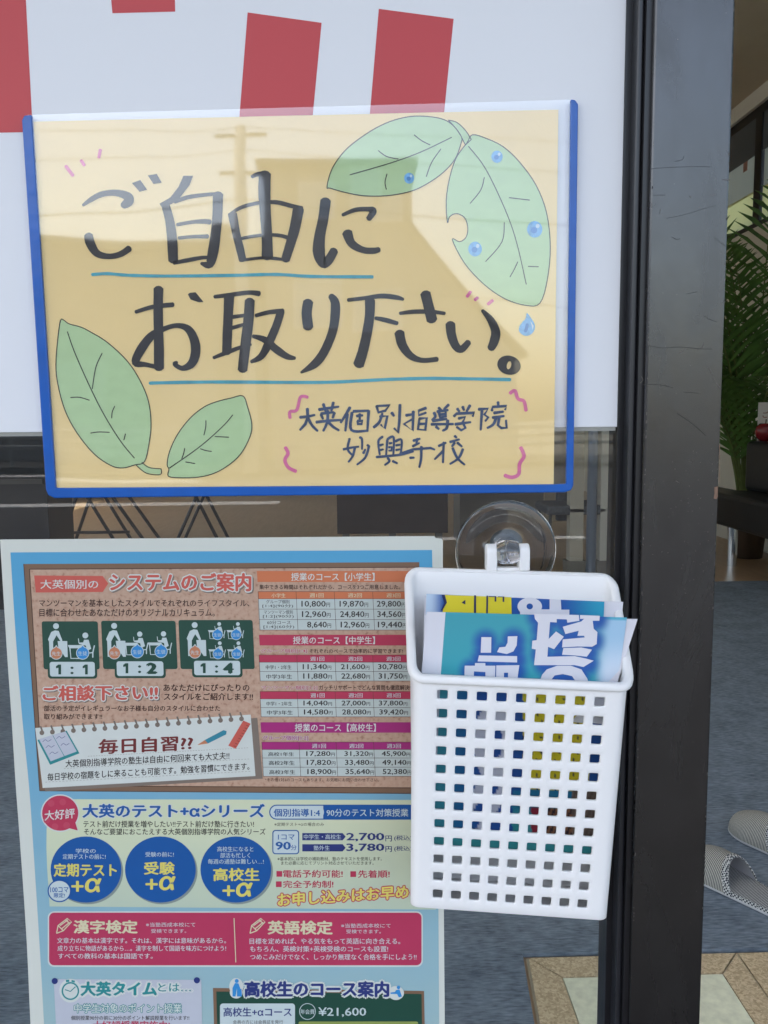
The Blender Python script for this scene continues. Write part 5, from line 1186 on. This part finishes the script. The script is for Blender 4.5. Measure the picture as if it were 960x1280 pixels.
# white door posts and pipe
for (xa1, xb1, lab, nm, m) in ((713, 729, 'wide pale wooden post behind the glass left of the silver pole', 'post', pale_p), (751, 762, 'narrow white post behind the glass right of the silver pole', 'post', white_p)):
    Yq = 5.0; a, b2 = at(xa1, 620, Yq), at(xb1, 672, Yq); 
    o = thing(nm, lab, 'post', ((a.x+b2.x)/2, Yq, 0)); MB().box(a.x, Yq, .0, b2.x, Yq+.09, HC-.01).build('shaft', m, o); MB().box(a.x-.02, Yq-.015, 0, b2.x+.02, Yq+.1, .10).build('foot', grey_p, o)
Yq = 3.2; a = at(740, 620, Yq)
pole = thing('pole', 'shiny silver steel pole standing on the floor behind the glass', 'pole', (a.x, Yq, 0))
MB().tube([(a.x, Yq, .012), (a.x, Yq, 2.3)], .0215, 20).build('shaft', mat('satin_steel', (.45, .47, .52), .3, metal=.9), pole, smooth=True)
MB().lathe([(0, .009), (.16, .009), (.155, .02), (.03, .035), (.024, .06)], (a.x, Yq, 0), (0, 0, 1), 32).build('base', mat('satin_steel', (.45, .47, .52), .3, metal=.9), pole, smooth=True)
s = MB()
for z in (1.16, 1.36, 1.62): s.lathe([(.0215, z), (.027, z), (.027, z+.06), (.0215, z+.06)], (a.x, Yq, 0), (0, 0, 1), 20)
s.build('collar', chrome, pole, smooth=True)
# grey office chair beside the counter
Yh = 5.2; a, b2 = at(702, 655, Yh), at(722, 705, Yh); cx_ = (a.x+b2.x)/2
ch_ = thing('chair', 'grey fabric chair beyond the silver pole beside the counter', 'chair', (cx_, Yh, 0)); fab = mat('grey_fabric', (.06, .065, .075), .85, var=.2, vscale=50)
bevel(MB().box(cx_-.2, Yh-.2, .40, cx_+.2, Yh+.2, .46).build('seat', fab, ch_), .02, 3)
bevel(MB().box(a.x, Yh+.16, .52, b2.x+.02, Yh+.2, a.z).build('backrest', fab, ch_), .015, 3)
for sx in (-1, 1):
    for sy in (-1, 1): MB().tube([(cx_+sx*.17, Yh+sy*.17, .41), (cx_+sx*.19, Yh+sy*.19, .0)], .011, 8).build('leg', blk, ch_)
# folding table with crossed black legs
Yt = 6.6; k0, k1 = at(80, 664, Yt), at(178, 664, Yt)
tb2 = thing('folding_table', 'long folding table with crossed black legs on the wooden floor at the left', 'table', ((k0.x+k1.x)/2+.3, Yt, 0))
zt_ = .72
bevel(MB().box(k0.x-.1, Yt-.3, zt_-.03, k1.x+.9, Yt+.3, zt_).build('table_top', white_p, tb2), .004)
for yy in (Yt-.2, Yt+.2):
    for xa2, xb2 in ((k0.x+.02, k0.x+.28), (k0.x+.50, k0.x+.12), (k1.x+.1, k1.x-.35), (k1.x+.3, k1.x+.62), (k1.x+.68, k1.x+.36)):
        MB().tube([(xa2, yy, .01), (xb2, yy, zt_-.03)], .014, 8).build('leg', blk, tb2)
MB().tube([(k0.x+.08, Yt-.2, .14), (k1.x-.05, Yt-.2, .14)], .012, 8).build('stretcher', blk, tb2)

# ------------------------------------------------------------------ across the street (seen only mirrored in the film and glass)
house_m = mat('house_wall', (.40, .355, .30), .85, var=.1, vscale=2); roof_m = mat('roof_tile', (.07, .065, .065), .7, var=.2, vscale=8)
def gather(pxs, dist): return [RF(x, y, dist) for x, y in pxs]
DH = 22.8
q = gather([(330, 206), (513, 207), (516, 285), (530, 305), (582, 367), (640, 445)], DH); zg = -.19
q += [Vector((q[-1].x, q[-1].y, zg)), Vector((q[0].x, q[0].y, zg))]
h1 = thing('town_house', 'brown house with a sloping side roof across the street, mirrored in the card case', 'house', ((q[0].x+q[2].x)/2, -DH, zg))
MB().prism(q, (0, -6, 0)).build('wall', house_m, h1)
r1, r2 = q[2], q[5]
MB().prism([r1+Vector((-.2, .25, .14)), r2+Vector((.3, .25, -.1)), r2+Vector((.3, .25, .02)), r1+Vector((-.2, .25, .26))], (0, -6.4, 0)).build('roof', roof_m, h1)
MB().prism([q[0]+Vector((-.15, .2, 0)), q[1]+Vector((.15, .2, 0)), q[1]+Vector((.15, .2, .18)), q[0]+Vector((-.15, .2, .18))], (0, -6.3, 0)).build('roof', roof_m, h1)
for px, py, w_, h_ in ((452, 235, .8, 1.1), (480, 262, .9, .7), (395, 250, .9, 1.0), (395, 380, 1.2, 1.3), (470, 390, 1.4, 1.2)):
    c_ = RF(px, py, DH-.05); w1_ = MB().box(c_.x-w_/2, c_.y-.02, c_.z-h_/2, c_.x+w_/2, c_.y+.06, c_.z+h_/2).build('window', mat('far_white', (.85, .84, .82), .6), h1)
    MB().box(c_.x-w_/2+.07, c_.y+.055, c_.z-h_/2+.07, c_.x+w_/2-.07, c_.y+.075, c_.z+h_/2-.07).build('pane', mat('far_pane', (.55, .58, .60), .15), w1_)
q = gather([(-420, 300), (120, 312), (326, 308)], DH+1.5)
q += [Vector((q[-1].x, q[-1].y, zg)), Vector((q[0].x, q[0].y, zg))]
h2 = thing('long_shed', 'long low grey building across the street left of the brown house', 'building', ((q[0].x+q[2].x)/2, -DH-1.5, zg))
MB().prism(q, (0, -7, 0)).build('wall', mat('shed_wall', (.20, .19, .18), .8, var=.1, vscale=2), h2)
MB().prism([q[0]+Vector((-.3, .35, 0)), q[1]+Vector((0, .35, 0)), q[2]+Vector((.2, .35, 0)), q[2]+Vector((.2, .35, .15)), q[1]+Vector((0, .35, .15)), q[0]+Vector((-.3, .35, .15))], (0, -7.6, 0)).build('roof', roof_m, h2)
for k in range(5):
    x = q[0].x+1.2+k*(q[2].x-q[0].x-2.4)/4.6
    s_ = MB().box(x, q[0].y-.01, zg+.1, x+1.6, q[0].y+.07, 2.6).build('shutter', mat('shutter_grey', (.26, .27, .28), .5), h2)
# right hand low wall of trees far away is left to the open sky; utility pole with cross arms and wires
pp = RF(311, 520, 18.8); ptop = RF(311, 146, 18.8)
up_ = thing('utility_pole', 'concrete utility pole with cross arm across the street, mirrored in the card case', 'utility pole', (pp.x, pp.y, -.06))
MB().tube([(pp.x, pp.y, -.06), (pp.x, pp.y, ptop.z)], [.17, .12], 16).build('shaft', mat('pole_concrete', (.72, .69, .64), .8), up_, smooth=True)
for dz, L in ((.18, .55), (1.1, .45)): MB().box(pp.x-L, pp.y-.05, ptop.z-dz-.07, pp.x+L, pp.y+.05, ptop.z-dz).build('cross_arm', grey_p, up_)
MB().lathe([(0, 0), (.22, .02), (.24, .1), (.24, .6), (.2, .68), (0, .7)], (pp.x-.45, pp.y, ptop.z-2.9), (0, 0, 1), 20).build('transformer', grey_p, up_, smooth=True)
MB().box(pp.x-.3, pp.y-.04, ptop.z-2.4, pp.x, pp.y+.04, ptop.z-2.32).build('bracket', grey_p, up_)
wire = mat('cable_black', (.02, .02, .02), .6)
for i, (dz, sag, lab) in enumerate(((.05, 1.0, 'topmost power cable'), (.6, 1.1, 'second power cable below the cross arm'), (1.7, 1.2, 'thick telephone cable under the power cables'), (3.3, 1.3, 'lowest sagging telephone cable above the street'))):
    pts_ = []
    for k in range(-30, 31):
        x = pp.x+k*1.0; t = ((k % 30)/30.0); pts_.append((x, pp.y+.1, ptop.z-dz-4*sag*t*(1-t)*.8))
    o = MB().tube(pts_, .009 if i < 2 else .015, 6).build('overhead_cable', wire, base=(pp.x, pp.y+.1, ptop.z-dz)); tag(o, lab+' crossing the street at the utility pole', 'cable')
rl = thing('guard_rail', 'white pipe guard rail along the far pavement across the street', 'guard rail', (-3, -19.3, -.05))
for z in (.40, .62, .84): MB().tube([(-26, -19.3, z), (7, -19.3, z)], .05, 8).build('rail', mat('rail_grey', (.30, .30, .29), .5), rl, smooth=True)
for k in range(12): MB().tube([(-26+k*3, -19.3, -.05), (-26+k*3, -19.3, .86)], .045, 8).build('post', mat('rail_grey', (.30, .30, .29), .5), rl)
